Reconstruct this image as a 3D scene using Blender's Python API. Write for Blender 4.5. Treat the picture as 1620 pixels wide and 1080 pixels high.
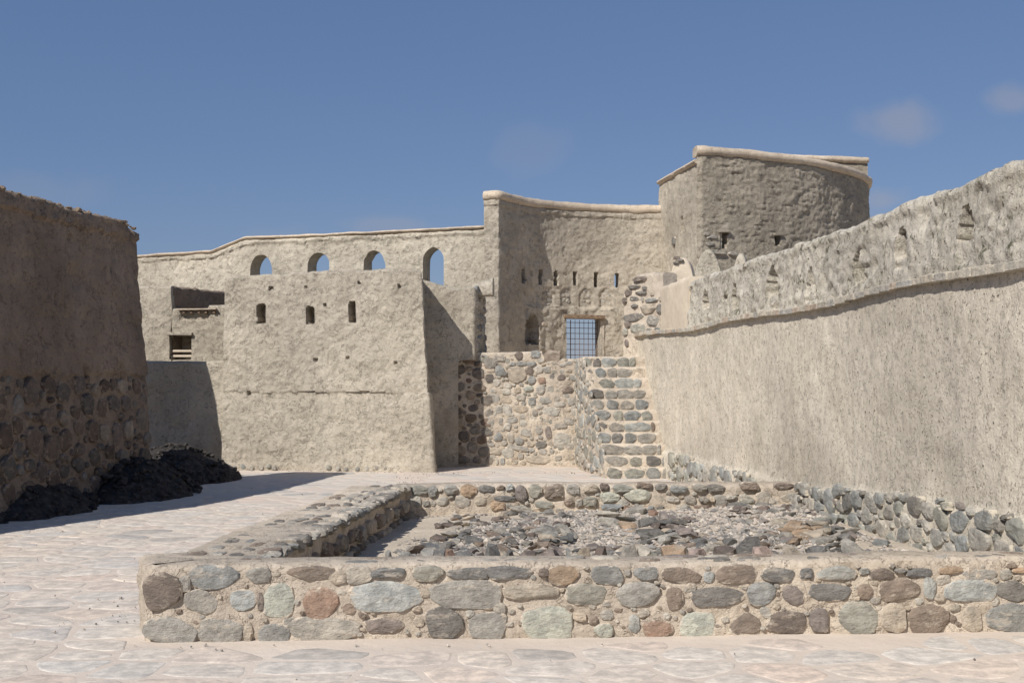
import bpy, bmesh, math, random
import numpy as np
from mathutils import Vector, Matrix
R = math.radians
random.seed(7)
scene = bpy.context.scene
for o in list(bpy.data.objects): bpy.data.objects.remove(o)
COL = scene.collection
F = 2025.0; EYE = 1.6; HZ = 600.0           # focal length in photo pixels, eye height, horizon row

# ------------------------------------------------------------------ camera
cam = bpy.data.objects.new('camera', bpy.data.cameras.new('camera')); COL.objects.link(cam)
cam.location = (0, 0, EYE); cam.rotation_euler = (R(90), 0, 0)
cam.data.sensor_width = 36; cam.data.lens = 45; cam.data.shift_y = 60/1620
cam.data.clip_start = .1; cam.data.clip_end = 3000
scene.camera = cam

# ------------------------------------------------------------------ sun and sky
SUN = Vector((.72, 1.0, -1.05)).normalized()
sl = bpy.data.lights.new('sun', 'SUN'); sl.energy = 4.9; sl.angle = R(.5); sl.color = (1, .955, .89)
so = bpy.data.objects.new('sun', sl); COL.objects.link(so); so.rotation_euler = SUN.to_track_quat('-Z', 'Y').to_euler()
so.location = (-10, -10, 20)
world = bpy.data.worlds.new('World'); scene.world = world; world.use_nodes = True
nt = world.node_tree; nt.nodes.clear()
def nd(t, typ, **kw):
    n = t.nodes.new(typ)
    for k, v in kw.items(): setattr(n, k, v)
    return n
sky = nd(nt, 'ShaderNodeTexSky', sky_type='NISHITA'); sky.sun_disc = False
sky.sun_elevation = math.asin(-SUN.z); sky.sun_rotation = math.atan2(-SUN.x, -SUN.y) % (2*math.pi)
sky.air_density = 1.0; sky.dust_density = .6; sky.ozone_density = 2.2; sky.altitude = 600
bg = nd(nt, 'ShaderNodeBackground'); bg.inputs[1].default_value = .059
wo = nd(nt, 'ShaderNodeOutputWorld')
geo = nd(nt, 'ShaderNodeTexCoord')
SKYV = geo.outputs['Generated']
hsv = nd(nt, 'ShaderNodeMix', data_type='RGBA', blend_type='MULTIPLY'); hsv.inputs[0].default_value = 1
nt.links.new(sky.outputs[0], hsv.inputs[6]); hsv.inputs[7].default_value = (1.02, .95, 1.03, 1)
hz = nd(nt, 'ShaderNodeMix', data_type='RGBA'); hz.inputs[0].default_value = .35      # thin high haze: evens the blue towards lavender
nt.links.new(hsv.outputs[2], hz.inputs[6]); hz.inputs[7].default_value = (2.3, 4.5, 9.2, 1); cur = hz.outputs[2]
nz = nd(nt, 'ShaderNodeTexNoise'); nz.inputs['Scale'].default_value = 26; nz.inputs['Detail'].default_value = 6
nt.links.new(SKYV, nz.inputs['Vector'])
for (px, py, wx, wy, op) in [(1425, 190, 62, 34, .42), (1602, 158, 42, 24, .36), (1410, 318, 42, 20, .34), (625, 358, 80, 16, .30),
                             (840, 238, 70, 40, .12), (60, 300, 90, 26, .12), (1330, 345, 150, 40, .2), (440, 372, 60, 20, .14)]:
    c = Vector((px-810, F, HZ-py)).normalized()
    s = nd(nt, 'ShaderNodeVectorMath', operation='SUBTRACT'); nt.links.new(SKYV, s.inputs[0]); s.inputs[1].default_value = c
    m = nd(nt, 'ShaderNodeVectorMath', operation='MULTIPLY'); nt.links.new(s.outputs[0], m.inputs[0])
    m.inputs[1].default_value = (F/wx, F/wx, F/wy)
    l = nd(nt, 'ShaderNodeVectorMath', operation='LENGTH'); nt.links.new(m.outputs[0], l.inputs[0])
    a = nd(nt, 'ShaderNodeMath', operation='MULTIPLY_ADD'); nt.links.new(nz.outputs['Fac'], a.inputs[0]); a.inputs[1].default_value = -1.9
    nt.links.new(l.outputs['Value'], a.inputs[2])
    mr = nd(nt, 'ShaderNodeMapRange', interpolation_type='SMOOTHSTEP'); nt.links.new(a.outputs[0], mr.inputs[0])
    mr.inputs[1].default_value = .25; mr.inputs[2].default_value = -.75; mr.inputs[3].default_value = 0; mr.inputs[4].default_value = op
    mx = nd(nt, 'ShaderNodeMix', data_type='RGBA'); nt.links.new(mr.outputs[0], mx.inputs[0]); nt.links.new(cur, mx.inputs[6])
    mx.inputs[7].default_value = (6.0, 6.0, 6.9, 1); cur = mx.outputs[2]
nt.links.new(cur, bg.inputs[0]); nt.links.new(bg.outputs[0], wo.inputs[0])
vs = scene.view_settings; vs.view_transform = 'Standard'; vs.look = 'None'; vs.gamma = 1; vs.exposure = 0
vs.use_curve_mapping = False

# ------------------------------------------------------------------ noise
def _h(ix, iy, iz, seed):
    h = (ix.astype(np.int64)*374761393 + iy.astype(np.int64)*668265263 + iz.astype(np.int64)*2147483647 + seed*1274126177) & 0xffffffff
    h = ((h ^ (h >> 13))*1274126177) & 0xffffffff
    h = ((h ^ (h >> 15))*2246822519) & 0xffffffff
    return ((h ^ (h >> 16)) & 0xffff)/65535.0
def vn(p, seed=0):
    i = np.floor(p); f = p-i; f = f*f*(3-2*f); i = i.astype(np.int64)
    x, y, z = i[..., 0], i[..., 1], i[..., 2]; fx, fy, fz = f[..., 0], f[..., 1], f[..., 2]
    def L(a, b, t): return a+(b-a)*t
    c = [[[_h(x+a, y+b, z+d, seed) for d in (0, 1)] for b in (0, 1)] for a in (0, 1)]
    return L(L(L(c[0][0][0], c[1][0][0], fx), L(c[0][1][0], c[1][1][0], fx), fy),
             L(L(c[0][0][1], c[1][0][1], fx), L(c[0][1][1], c[1][1][1], fx), fy), fz)*2-1
def fbm(p, size, oct=3, seed=0):
    q = p/size; a = 1; s = 0; t = 0
    for k in range(oct):
        s = s+a*vn(q+17.3*k, seed+k); t += a; a *= .5; q = q*2.03
    return s/t
def n1(x, size, seed=0):
    p = np.zeros(np.shape(x)+(3,)); p[..., 0] = x; p[..., 1] = seed*3.17
    return fbm(p, size, 3, seed)

# ------------------------------------------------------------------ objects and tagging
def tag(o, label=None, cat=None, group=None, kind=None):
    if label: o['label'] = label
    if cat: o['category'] = cat
    if group: o['group'] = group
    if kind: o['kind'] = kind
    elif cat: o['kind'] = 'thing'
    return o
def thing(name, loc, label, cat, group=None, kind=None):
    o = bpy.data.objects.new(name, None); COL.objects.link(o); o.location = loc; o.empty_display_size = .2
    return tag(o, label, cat, group, kind)
def link(name, me, parent=None):
    o = bpy.data.objects.new(name, me); COL.objects.link(o)
    if parent is not None:
        o.parent = parent
        if me is not None: o.location = -parent.location
    return o
def mesh_np(name, V, faces, mat, smooth=True, angle=50):
    """V (n,3), faces: list of int arrays (k,3) or (k,4)"""
    me = bpy.data.meshes.new(name); V = np.asarray(V, np.float32)
    me.vertices.add(len(V)); me.vertices.foreach_set('co', V.ravel())
    loops = np.concatenate([f.ravel() for f in faces]).astype(np.int32)
    sizes = np.concatenate([np.full(len(f), f.shape[1]) for f in faces]).astype(np.int32)
    starts = np.concatenate([[0], np.cumsum(sizes)[:-1]]).astype(np.int32)
    me.loops.add(len(loops)); me.loops.foreach_set('vertex_index', loops)
    me.polygons.add(len(sizes)); me.polygons.foreach_set('loop_start', starts)
    me.update(calc_edges=True)
    me.polygons.foreach_set('use_smooth', np.full(len(sizes), smooth))
    me.materials.append(mat)
    me.validate()
    if smooth:
        try: me.set_sharp_from_angle(angle=R(angle))
        except Exception: pass
    return me

# ------------------------------------------------------------------ materials
def mat_new(name):
    m = bpy.data.materials.new(name); m.use_nodes = True; t = m.node_tree; t.nodes.clear()
    out = nd(t, 'ShaderNodeOutputMaterial'); b = nd(t, 'ShaderNodeBsdfPrincipled')
    b.inputs['Roughness'].default_value = .92; b.inputs['Specular IOR Level'].default_value = .12
    t.links.new(b.outputs[0], out.inputs[0]); return m, t, b
def P(t):
    return nd(t, 'ShaderNodeNewGeometry').outputs['Position']
def mapping(t, v, sc):
    m = nd(t, 'ShaderNodeMapping'); t.links.new(v, m.inputs[0]); m.inputs['Scale'].default_value = sc; return m.outputs[0]
def noise(t, v, scale, detail=4, rough=.55):
    n = nd(t, 'ShaderNodeTexNoise'); t.links.new(v, n.inputs['Vector']); n.inputs['Scale'].default_value = scale
    n.inputs['Detail'].default_value = detail; n.inputs['Roughness'].default_value = rough; return n.outputs['Fac']
def ramp(t, v, a, b, lo=0., hi=1.):
    m = nd(t, 'ShaderNodeMapRange', interpolation_type='SMOOTHSTEP'); t.links.new(v, m.inputs[0])
    for i, x in enumerate((a, b, lo, hi)): m.inputs[i+1].default_value = x
    return m.outputs[0]
def mix(t, fac, a, b, mode='MIX'):
    m = nd(t, 'ShaderNodeMix', data_type='RGBA', blend_type=mode)
    for sock, x in ((0, fac), (6, a), (7, b)):
        if hasattr(x, 'links'): t.links.new(x, m.inputs[sock])
        elif sock == 0: m.inputs[0].default_value = x
        else: m.inputs[sock].default_value = (*x, 1)
    return m.outputs[2]
def mth(t, op, a, b=0.):
    m = nd(t, 'ShaderNodeMath', operation=op)
    for i, x in enumerate((a, b)):
        if hasattr(x, 'links'): t.links.new(x, m.inputs[i])
        else: m.inputs[i].default_value = x
    return m.outputs[0]
def bump(t, b, h, dist, strength=1.0, prev=None):
    n = nd(t, 'ShaderNodeBump'); n.inputs['Distance'].default_value = dist; n.inputs['Strength'].default_value = strength
    t.links.new(h, n.inputs['Height'])
    if prev is not None: t.links.new(prev, n.inputs['Normal'])
    t.links.new(n.outputs[0], b.inputs['Normal']); return n.outputs[0]

def adobe(name, c1, c2, dark=(.16, .135, .105), pits=.25, pitscale=34, bd=.012, streak=0., green=0., coarse=9, speck=.3, crack=1., runoff=.22):
    m, t, b = mat_new(name); p = P(t)
    col = mix(t, ramp(t, noise(t, p, 1.3, 5), .35, .68), c1, c2)
    col = mix(t, ramp(t, noise(t, p, 7, 5, .65), .45, .75, 0, .5), col, tuple(x*.78 for x in c1))
    col = mix(t, ramp(t, noise(t, p, 22, 3, .6), .55, .72, 0, .35), col, tuple(min(1, x*1.2) for x in c2))
    col = mix(t, 1., col, mix(t, ramp(t, noise(t, p, .55, 4, .6), .38, .64), (.86, .85, .84), (1.07, 1.06, 1.04)), 'MULTIPLY')
    run = noise(t, mapping(t, p, (4, 4, .35)), 1.6, 5, .75)
    col = mix(t, ramp(t, run, .54, .70, 0, runoff), col, tuple(x*.68 for x in c1))
    crk = ramp(t, mth(t, 'ABSOLUTE', mth(t, 'SUBTRACT', noise(t, mapping(t, p, (1, 1, 1.25)), coarse*.5, 4, .6), .5)), .022, .004)
    crk = mth(t, 'MULTIPLY', crk, ramp(t, noise(t, p, coarse*.35, 3, .6), .46, .60, 0, crack))
    crk2 = ramp(t, mth(t, 'ABSOLUTE', mth(t, 'SUBTRACT', noise(t, p, coarse*1.3, 3, .6), .5)), .03, .006)
    crk2 = mth(t, 'MULTIPLY', crk2, ramp(t, noise(t, p, coarse*.6, 3, .6), .50, .64, 0, crack))
    crk = mth(t, 'MAXIMUM', crk, crk2); col = mix(t, mth(t, 'MULTIPLY', crk, .55), col, dark)
    fine = noise(t, p, pitscale, 3, .7)
    pit = mth(t, 'MULTIPLY', ramp(t, fine, .60, .70), ramp(t, noise(t, p, 2.2, 3), .3, .65, pits*.4, pits*1.6))
    col = mix(t, pit, col, dark)
    v = nd(t, 'ShaderNodeTexVoronoi'); t.links.new(p, v.inputs['Vector']); v.inputs['Scale'].default_value = 46
    sp = mth(t, 'MULTIPLY', ramp(t, v.outputs['Distance'], .26, .12), ramp(t, noise(t, p, 5, 2), .5, .7, 0, speck))
    col = mix(t, sp, col, (.12, .115, .105))
    if streak:
        s = noise(t, mapping(t, p, (5, 5, .28)), 1.4, 5, .7)
        col = mix(t, ramp(t, s, .52, .72, 0, streak), col, (.21, .195, .165))
    if green:
        g = mth(t, 'MULTIPLY', ramp(t, noise(t, p, 3.2, 5, .7), .5, .68), ramp(t, noise(t, p, 16, 3, .7), .4, .65, 0, green))
        col = mix(t, g, col, (.15, .145, .095))
    t.links.new(col, b.inputs['Base Color'])
    n0 = bump(t, b, noise(t, p, coarse*.45, 9, .72), bd*5.5, .85)
    vb = nd(t, 'ShaderNodeTexVoronoi'); t.links.new(mapping(t, p, (1, 1, 1.3)), vb.inputs['Vector']); vb.inputs['Scale'].default_value = coarse*3
    n1_ = bump(t, b, mth(t, 'MULTIPLY', ramp(t, vb.outputs['Distance'], .22, .08), ramp(t, noise(t, p, coarse*.4, 3), .45, .6)), -bd*1.2, .9, n0)
    n2_ = bump(t, b, mth(t, 'MULTIPLY', crk, -1.), bd*.8, .8, n1_)
    n3_ = bump(t, b, noise(t, p, coarse*2.4, 4, .7), bd*1.5, .8, n2_)
    bump(t, b, fine, bd*.9, .8, n3_)
    return m
M = {}
M['adobe'] = adobe('adobe_plaster', (.53, .475, .385), (.60, .54, .445), pits=.5, bd=.014, coarse=15)
M['adobe_low'] = adobe('adobe_smoother', (.47, .405, .31), (.53, .465, .365), pits=.12, bd=.008)
M['adobe_arc'] = adobe('adobe_arcade', (.54, .49, .40), (.61, .555, .46), pits=.4, coarse=13, bd=.013)
M['adobe_left'] = adobe('adobe_left', (.27, .21, .16), (.335, .265, .205), pits=.5, dark=(.11, .085, .07), bd=.016, speck=.2, coarse=10)  # browner mud, its colour darkened further to deepen the wall's shade
M['adobe_bast'] = adobe('adobe_bastion', (.47, .42, .345), (.54, .485, .40), pits=.45, bd=.013, coarse=14)
M['adobe_tower'] = adobe('adobe_tower', (.37, .33, .265), (.45, .40, .325), pits=.5, bd=.015, coarse=12)
M['adobe_right'] = adobe('adobe_right', (.645, .585, .48), (.715, .65, .545), pits=1.5, pitscale=30, streak=.18, bd=.0058, speck=1., coarse=22, crack=1., runoff=.10)
M['adobe_para'] = adobe('adobe_parapet', (.63, .585, .49), (.70, .65, .56), pits=1.2, pitscale=20, green=1.3, bd=.012, coarse=16)
M['coping'] = adobe('coping_plaster', (.55, .46, .36), (.62, .53, .42), pits=.2, bd=.008, speck=.1, crack=.7, coarse=8)
M['panel'] = adobe('smooth_plaster', (.60, .52, .41), (.64, .56, .45), pits=.04, bd=.003, speck=.05, crack=.25)
M['mortar'] = adobe('lime_mortar', (.55, .475, .385), (.62, .54, .445), dark=(.22, .18, .14), pits=.22, pitscale=40, bd=.009, coarse=11, speck=.12)
M['mortar_dk'] = adobe('old_mortar', (.40, .32, .245), (.46, .375, .29), dark=(.15, .12, .09), pits=.25, bd=.009, speck=.1)

def stone_mat(name, smear=.5, mortar=(.58, .505, .41), bd=.010, rough=.92, edge=True, ez=2, ea=.6, eb=.93, el=1.03, dust=.16):
    m, t, b = mat_new(name); p = P(t)
    oi = nd(t, 'ShaderNodeObjectInfo'); c = oi.outputs['Color']
    n = noise(t, p, 9, 6, .7)
    col = mix(t, ramp(t, n, .35, .7), mix(t, 1., c, (.68, .68, .68), 'MULTIPLY'), mix(t, 1., c, (1.35, 1.30, 1.24), 'MULTIPLY'))
    col = mix(t, ramp(t, noise(t, p, 34, 4, .7), .55, .75, 0, .45), col, mix(t, 1., c, (1.6, 1.55, 1.5), 'MULTIPLY'))
    col = mix(t, ramp(t, noise(t, mapping(t, p, (1, 1, 2.4)), 6, 5, .75), .54, .66, 0, smear), col, mortar)
    col = mix(t, dust, col, mortar)
    if edge:
        sx = nd(t, 'ShaderNodeSeparateXYZ'); t.links.new(nd(t, 'ShaderNodeTexCoord').outputs['Object'], sx.inputs[0])
        ax = mth(t, 'POWER', mth(t, 'ABSOLUTE', sx.outputs[0]), 3.); az = mth(t, 'POWER', mth(t, 'ABSOLUTE', sx.outputs[ez]), 3.)
        rr = mth(t, 'MULTIPLY', mth(t, 'POWER', mth(t, 'ADD', ax, az), .3333), 2.)
        rr = mth(t, 'ADD', rr, mth(t, 'MULTIPLY', mth(t, 'SUBTRACT', noise(t, p, 11, 5, .7), .5), ea*2))
        col = mix(t, ramp(t, rr, eb, el), col, mortar)
    t.links.new(col, b.inputs['Base Color']); b.inputs['Roughness'].default_value = rough
    b.inputs['Specular IOR Level'].default_value = .08
    n0 = bump(t, b, noise(t, mapping(t, p, (1, 1, 1.7)), 14, 6, .7), bd*3.5, .9)
    bump(t, b, noise(t, p, 70, 3, .6), bd*.6, .6, n0)
    return m
M['stone'] = stone_mat('field_stone')
M['stone_st'] = stone_mat('riser_stone', .35, eb=1.04, ea=.3, el=1.12, dust=.08); M['stone_dk'] = stone_mat('field_stone_shade', .6, (.31, .24, .18), ea=.8, eb=.88, el=1.0, dust=.2)  # stone_dk: darker field stone for shaded faces, shade put into its colour
M['stone_rw'] = stone_mat('footing_stone', .3, (.58, .52, .42), eb=.98, el=1.06)
M['stone_cor'] = stone_mat('cornice_stone', .6, (.57, .51, .41), ea=.9)
M['stone_clean'] = stone_mat('loose_stone', .6, (.42, .37, .305), edge=False, dust=.10)
M['flag'] = stone_mat('paving_stone', .3, (.60, .53, .455), .0014, edge=False, dust=.30)

m, t, b = mat_new('paving_mortar'); p = P(t)
c = mix(t, ramp(t, noise(t, p, 1.1, 5), .35, .7), (.575, .495, .42), (.64, .555, .47))
c = mix(t, ramp(t, noise(t, p, 9, 5, .7), .5, .75, 0, .5), c, (.53, .49, .44))
c = mix(t, ramp(t, noise(t, p, 60, 3, .7), .62, .75, 0, .4), c, (.33, .29, .25))
t.links.new(c, b.inputs['Base Color']); n0 = bump(t, b, noise(t, p, 7, 6, .65), .02, .6); bump(t, b, noise(t, p, 60, 3), .004, .5, n0)
M['ground'] = m
m, t, b = mat_new('dry_soil'); p = P(t)
c = mix(t, ramp(t, noise(t, p, 2, 6), .35, .7), (.50, .43, .34), (.58, .50, .40))
c = mix(t, ramp(t, noise(t, p, 45, 4, .75), .52, .66, 0, .6), c, (.30, .27, .235))
t.links.new(c, b.inputs['Base Color']); n0 = bump(t, b, noise(t, p, 12, 6, .7), .03, .8); bump(t, b, noise(t, p, 70, 3), .008, .8, n0)
M['soil'] = m
m, t, b = mat_new('black_rubble'); p = P(t)
c = mix(t, ramp(t, noise(t, p, 12, 5, .7), .4, .7), (.034, .031, .030), (.10, .088, .078))
c = mix(t, ramp(t, noise(t, p, 40, 3, .7), .66, .74, 0, .5), c, (.14, .13, .12))
g_ = nd(t, 'ShaderNodeNewGeometry'); c = mix(t, ramp(t, g_.outputs['Random Per Island'], .55, 1., 0, .55), c, (.13, .118, .105))
t.links.new(c, b.inputs['Base Color']); n0 = bump(t, b, noise(t, p, 18, 5, .7), .04, 1.); bump(t, b, noise(t, p, 60, 3), .01, .9, n0)
M['black'] = m
m, t, b = mat_new('aged_wood'); p = P(t)
c = mix(t, ramp(t, noise(t, mapping(t, p, (1, 8, 14)), 4, 5), .4, .65), (.16, .11, .075), (.30, .22, .15))
t.links.new(c, b.inputs['Base Color']); bump(t, b, noise(t, mapping(t, p, (1, 8, 14)), 6, 5), .01, .8); M['wood'] = m
m, t, b = mat_new('rusty_iron'); p = P(t)
c = mix(t, ramp(t, noise(t, p, 30, 4), .4, .6), (.10, .06, .045), (.17, .10, .07))
t.links.new(c, b.inputs['Base Color']); b.inputs['Metallic'].default_value = .3; b.inputs['Roughness'].default_value = .7; M['iron'] = m
def gravel_mat():
    m, t, b = mat_new('gravel'); g = nd(t, 'ShaderNodeNewGeometry')
    r = nd(t, 'ShaderNodeValToRGB'); t.links.new(g.outputs['Random Per Island'], r.inputs[0])
    e = r.color_ramp.elements; e[0].color = (.16, .15, .14, 1); e[1].color = (.52, .47, .40, 1)
    for pos, c in ((.3, (.27, .255, .235, 1)), (.55, (.36, .32, .27, 1)), (.8, (.42, .36, .31, 1))):
        x = e.new(pos); x.color = c
    t.links.new(r.outputs[0], b.inputs['Base Color']); return m
M['gravel'] = gravel_mat()
def flag_far_mat():
    m, t, b = mat_new('paving_stone_far'); g = nd(t, 'ShaderNodeNewGeometry')
    r = nd(t, 'ShaderNodeValToRGB'); t.links.new(g.outputs['Random Per Island'], r.inputs[0])
    e = r.color_ramp.elements; e[0].color = (.36, .35, .33, 1); e[1].color = (.60, .53, .45, 1)
    for pos, c in ((.12, (.52, .48, .435, 1)), (.5, (.57, .50, .43, 1)), (.7, (.58, .475, .405, 1)), (.85, (.53, .495, .45, 1))):
        x = e.new(pos); x.color = c
    p = g.outputs['Position']
    c = mix(t, ramp(t, noise(t, p, 8, 5, .7), .42, .7, 0, .55), r.outputs[0], (.62, .55, .47))
    t.links.new(c, b.inputs['Base Color']); bump(t, b, noise(t, p, 14, 5, .7), .008, .6); return m
M['flag_far'] = flag_far_mat()

# stone colours
PAL = dict(dkb=(.10, .108, .114), bl=(.185, .20, .20), lb=(.285, .305, .295), gg=(.22, .225, .195), pg=(.36, .38, .32), g=(.25, .24, .215),
           dg=(.115, .115, .112), tan=(.33, .28, .215), br=(.17, .128, .10), dbr=(.105, .08, .07), ru=(.26, .155, .105), oc=(.29, .20, .125),
           pu=(.165, .138, .13), lg=(.34, .32, .275), pk=(.34, .25, .215))
def colvar(c, a=.12, lift=1.25):
    k = lift+random.uniform(-a, a); g = sum(c)/3; w = random.uniform(-.03, .03)
    return tuple(max(0.01, (x*.82+g*.18)*k*(1+w*(1-i))) for i, x in enumerate(c))+(1,)

# ------------------------------------------------------------------ walls
class Path:
    def __init__(s, pts, smooth=0):
        p = [np.array(q, float) for q in pts]
        for _ in range(smooth):
            q = [p[0]]
            for a, b in zip(p[:-1], p[1:]): q += [a*.75+b*.25, a*.25+b*.75]
            q.append(p[-1]); p = q
        s.p = np.array(p); d = np.linalg.norm(np.diff(s.p, axis=0), axis=1)
        s.c = np.concatenate([[0], np.cumsum(d)]); s.L = s.c[-1]
    def pos(s, u): return np.stack([np.interp(u, s.c, s.p[:, 0]), np.interp(u, s.c, s.p[:, 1])], -1)
    def nrm(s, u, e=.04):
        a = s.pos(np.clip(np.asarray(u)-e, 0, s.L)); b = s.pos(np.clip(np.asarray(u)+e, 0, s.L)); t = b-a
        t = t/np.linalg.norm(t, axis=-1, keepdims=True); return np.stack([t[..., 1], -t[..., 0]], -1)
    def mitre(s):
        d = np.diff(s.p, axis=0); d = d/np.linalg.norm(d, axis=1, keepdims=True); n = np.stack([d[:, 1], -d[:, 0]], -1); m = [n[0]]
        for a, b in zip(n[:-1], n[1:]):
            q = a+b; m.append(q/max(.5, 1+float(a@b)))
        m.append(n[-1]); return np.array(m)
    def hit(s, px):
        """arc length where the sight line through photo column px meets the path, and its depth"""
        k = (px-810)/F; f = s.p[:, 0]-k*s.p[:, 1]
        for i in range(len(f)-1):
            if f[i] == 0 or f[i]*f[i+1] < 0:
                u = f[i]/(f[i]-f[i+1]); q = s.p[i]*(1-u)+s.p[i+1]*u; return s.c[i]+u*(s.c[i+1]-s.c[i]), q[1]
        i = 0 if abs(f[0]) < abs(f[-1]) else -1
        return s.c[i], s.p[i][1]
    def uz(s, px, py):
        u, d = s.hit(px); return u, EYE+(HZ-py)*d/F
    def rect(s, x0, x1, y0, y1):
        u0, za = s.uz(x0, y1); u1, _ = s.uz(x1, y1); zb = s.uz((x0+x1)/2, y0)[1]; zc = s.uz((x0+x1)/2, y1)[1]
        return min(u0, u1), max(u0, u1), zc, zb
def inrect(r): return lambda s, z: (s > r[0]) & (s < r[1]) & (z > r[2]) & (z < r[3])
def inarch(r, point=1.):
    w = (r[1]-r[0])/2; c = (r[0]+r[1])/2
    hgt = w*point
    def f(s, z):
        k = np.clip((z-(r[3]-hgt))/hgt, 0, None)
        half = np.where(k > 0, w*np.sqrt(np.clip(1-k**1.8, 0, 1)), w)
        return (np.abs(s-c) < half) & (z > r[2]) & (z < r[3])
    return f
def wall(name, path, z0, top, thick, mat, parent=None, res=.035, batter=0., amp=((.5, .03), (.14, .018), (.05, .006)), holes=(), recess=(),
         rnd=.05, extra=None, topnoise=.03, seed=1, back_amp=.02, endnoise=0.):
    nu = max(2, int(path.L/res)); u = np.linspace(0, path.L, nu+1)
    zt = top(u) if callable(top) else np.full(nu+1, float(top))
    zt = zt + topnoise*n1(u, .35, seed) + topnoise*.5*n1(u, .09, seed+5)
    H = float(zt.max()-z0); nv = max(2, int(H/res)); v = np.linspace(0, 1, nv+1)
    Z = z0+(zt[:, None]-z0)*v[None, :]; U = np.repeat(u[:, None], nv+1, 1)
    XY = path.pos(u); N = path.nrm(u)
    if endnoise:
        T = np.stack([-N[:, 1], N[:, 0]], -1)
        for end, sg in ((0, 1), (1, -1)):
            k = (u < .25) if end == 0 else (u > path.L-.25)
            wgt = np.where(k, 1.-(u if end == 0 else path.L-u)/.25, 0.)[:, None]
            U = U  # ends only wobble in place
    base = np.zeros((nu+1, nv+1, 3)); base[..., :2] = XY[:, None, :]; base[..., 2] = Z
    off = np.zeros_like(Z); MT = path.mitre(); MT = np.stack([np.interp(u, path.c, MT[:, 0]), np.interp(u, path.c, MT[:, 1])], -1)
    for k, (sz, am) in enumerate(amp): off = off+am*fbm(base, sz, 2, seed+11*k)
    dt = np.clip((rnd-(zt[:, None]-Z))/max(rnd, 1e-6), 0, 1); rr = rnd*(1-np.sqrt(np.clip(1-dt*dt, 0, 1)))
    off = off-rr
    if extra is not None: off = off+extra(U, Z, base)
    jit = .012*fbm(base, .07, 2, seed+71)
    for (fn, dep) in recess:
        off = np.where(fn(U+jit, Z+jit), off-dep, off)
    base[..., :2] -= MT[:, None, :]*(batter*Z)[..., None]
    front = base.copy(); front[..., :2] += N[:, None, :]*off[..., None]
    offb = -thick*np.ones_like(off) + rr + back_amp*fbm(base+9, .3, 2, seed+31)
    if batter: offb = offb + 0*Z
    back = base.copy(); back[..., :2] += MT[:, None, :]*offb[..., None]
    n = (nu+1)*(nv+1); idx = np.arange(n).reshape(nu+1, nv+1)
    cu = (U[:-1, :-1]+U[1:, 1:])/2; cz = (Z[:-1, :-1]+Z[1:, 1:])/2
    keep = np.ones((nu, nv), bool)
    for h in holes: keep &= ~h(cu, cz)
    a, b_, c_, d_ = idx[:-1, :-1], idx[1:, :-1], idx[1:, 1:], idx[:-1, 1:]
    if holes:                                   # relax the outline of the openings so that it does not follow the grid
        E = []
        h_ = keep[:, 1:] != keep[:, :-1]; E.append(np.stack([idx[:-1, 1:-1][h_], idx[1:, 1:-1][h_]], -1))
        h_ = keep[1:, :] != keep[:-1, :]; E.append(np.stack([idx[1:-1, :-1][h_], idx[1:-1, 1:][h_]], -1))
        E = np.concatenate(E); f_, k_ = front.reshape(-1, 3), back.reshape(-1, 3)
        for _ in range(5):
            for A_ in (f_, k_):
                acc = np.zeros_like(A_); cnt = np.zeros(len(A_))
                np.add.at(acc, E[:, 0], A_[E[:, 1]]); np.add.at(acc, E[:, 1], A_[E[:, 0]]); np.add.at(cnt, E.ravel(), 1)
                s_ = cnt == 2; A_[s_] = A_[s_]*.5+acc[s_]/cnt[s_][:, None]*.5
        front = f_.reshape(front.shape); back = k_.reshape(back.shape)
    V = np.concatenate([front.reshape(-1, 3), back.reshape(-1, 3)])
    fr = np.stack([a, b_, c_, d_], -1)[keep]; bk = np.stack([a, d_, c_, b_], -1)[keep]+n
    pad = np.zeros((nu+2, nv+2), bool); pad[1:-1, 1:-1] = keep
    sides = []
    for (di, dj, e0, e1) in ((-1, 0, d_, a), (1, 0, b_, c_), (0, -1, a, b_), (0, 1, c_, d_)):
        nb = pad[1+di:nu+1+di, 1+dj:nv+1+dj]; k = keep & ~nb
        p0, p1 = e0[k], e1[k]; sides.append(np.stack([p1, p0, p0+n, p1+n], -1))
    me = mesh_np(name, V, [fr, bk]+[s for s in sides if len(s)], mat)
    o = link(name, me, parent)
    return o
def surf(path, u, z, batter=0.):
    p = path.pos(np.array(u)); n = path.nrm(np.array(u)); q = p+n*(-batter*z)
    return Vector((q[0], q[1], z)), Vector((n[0], n[1], 0))

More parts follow.
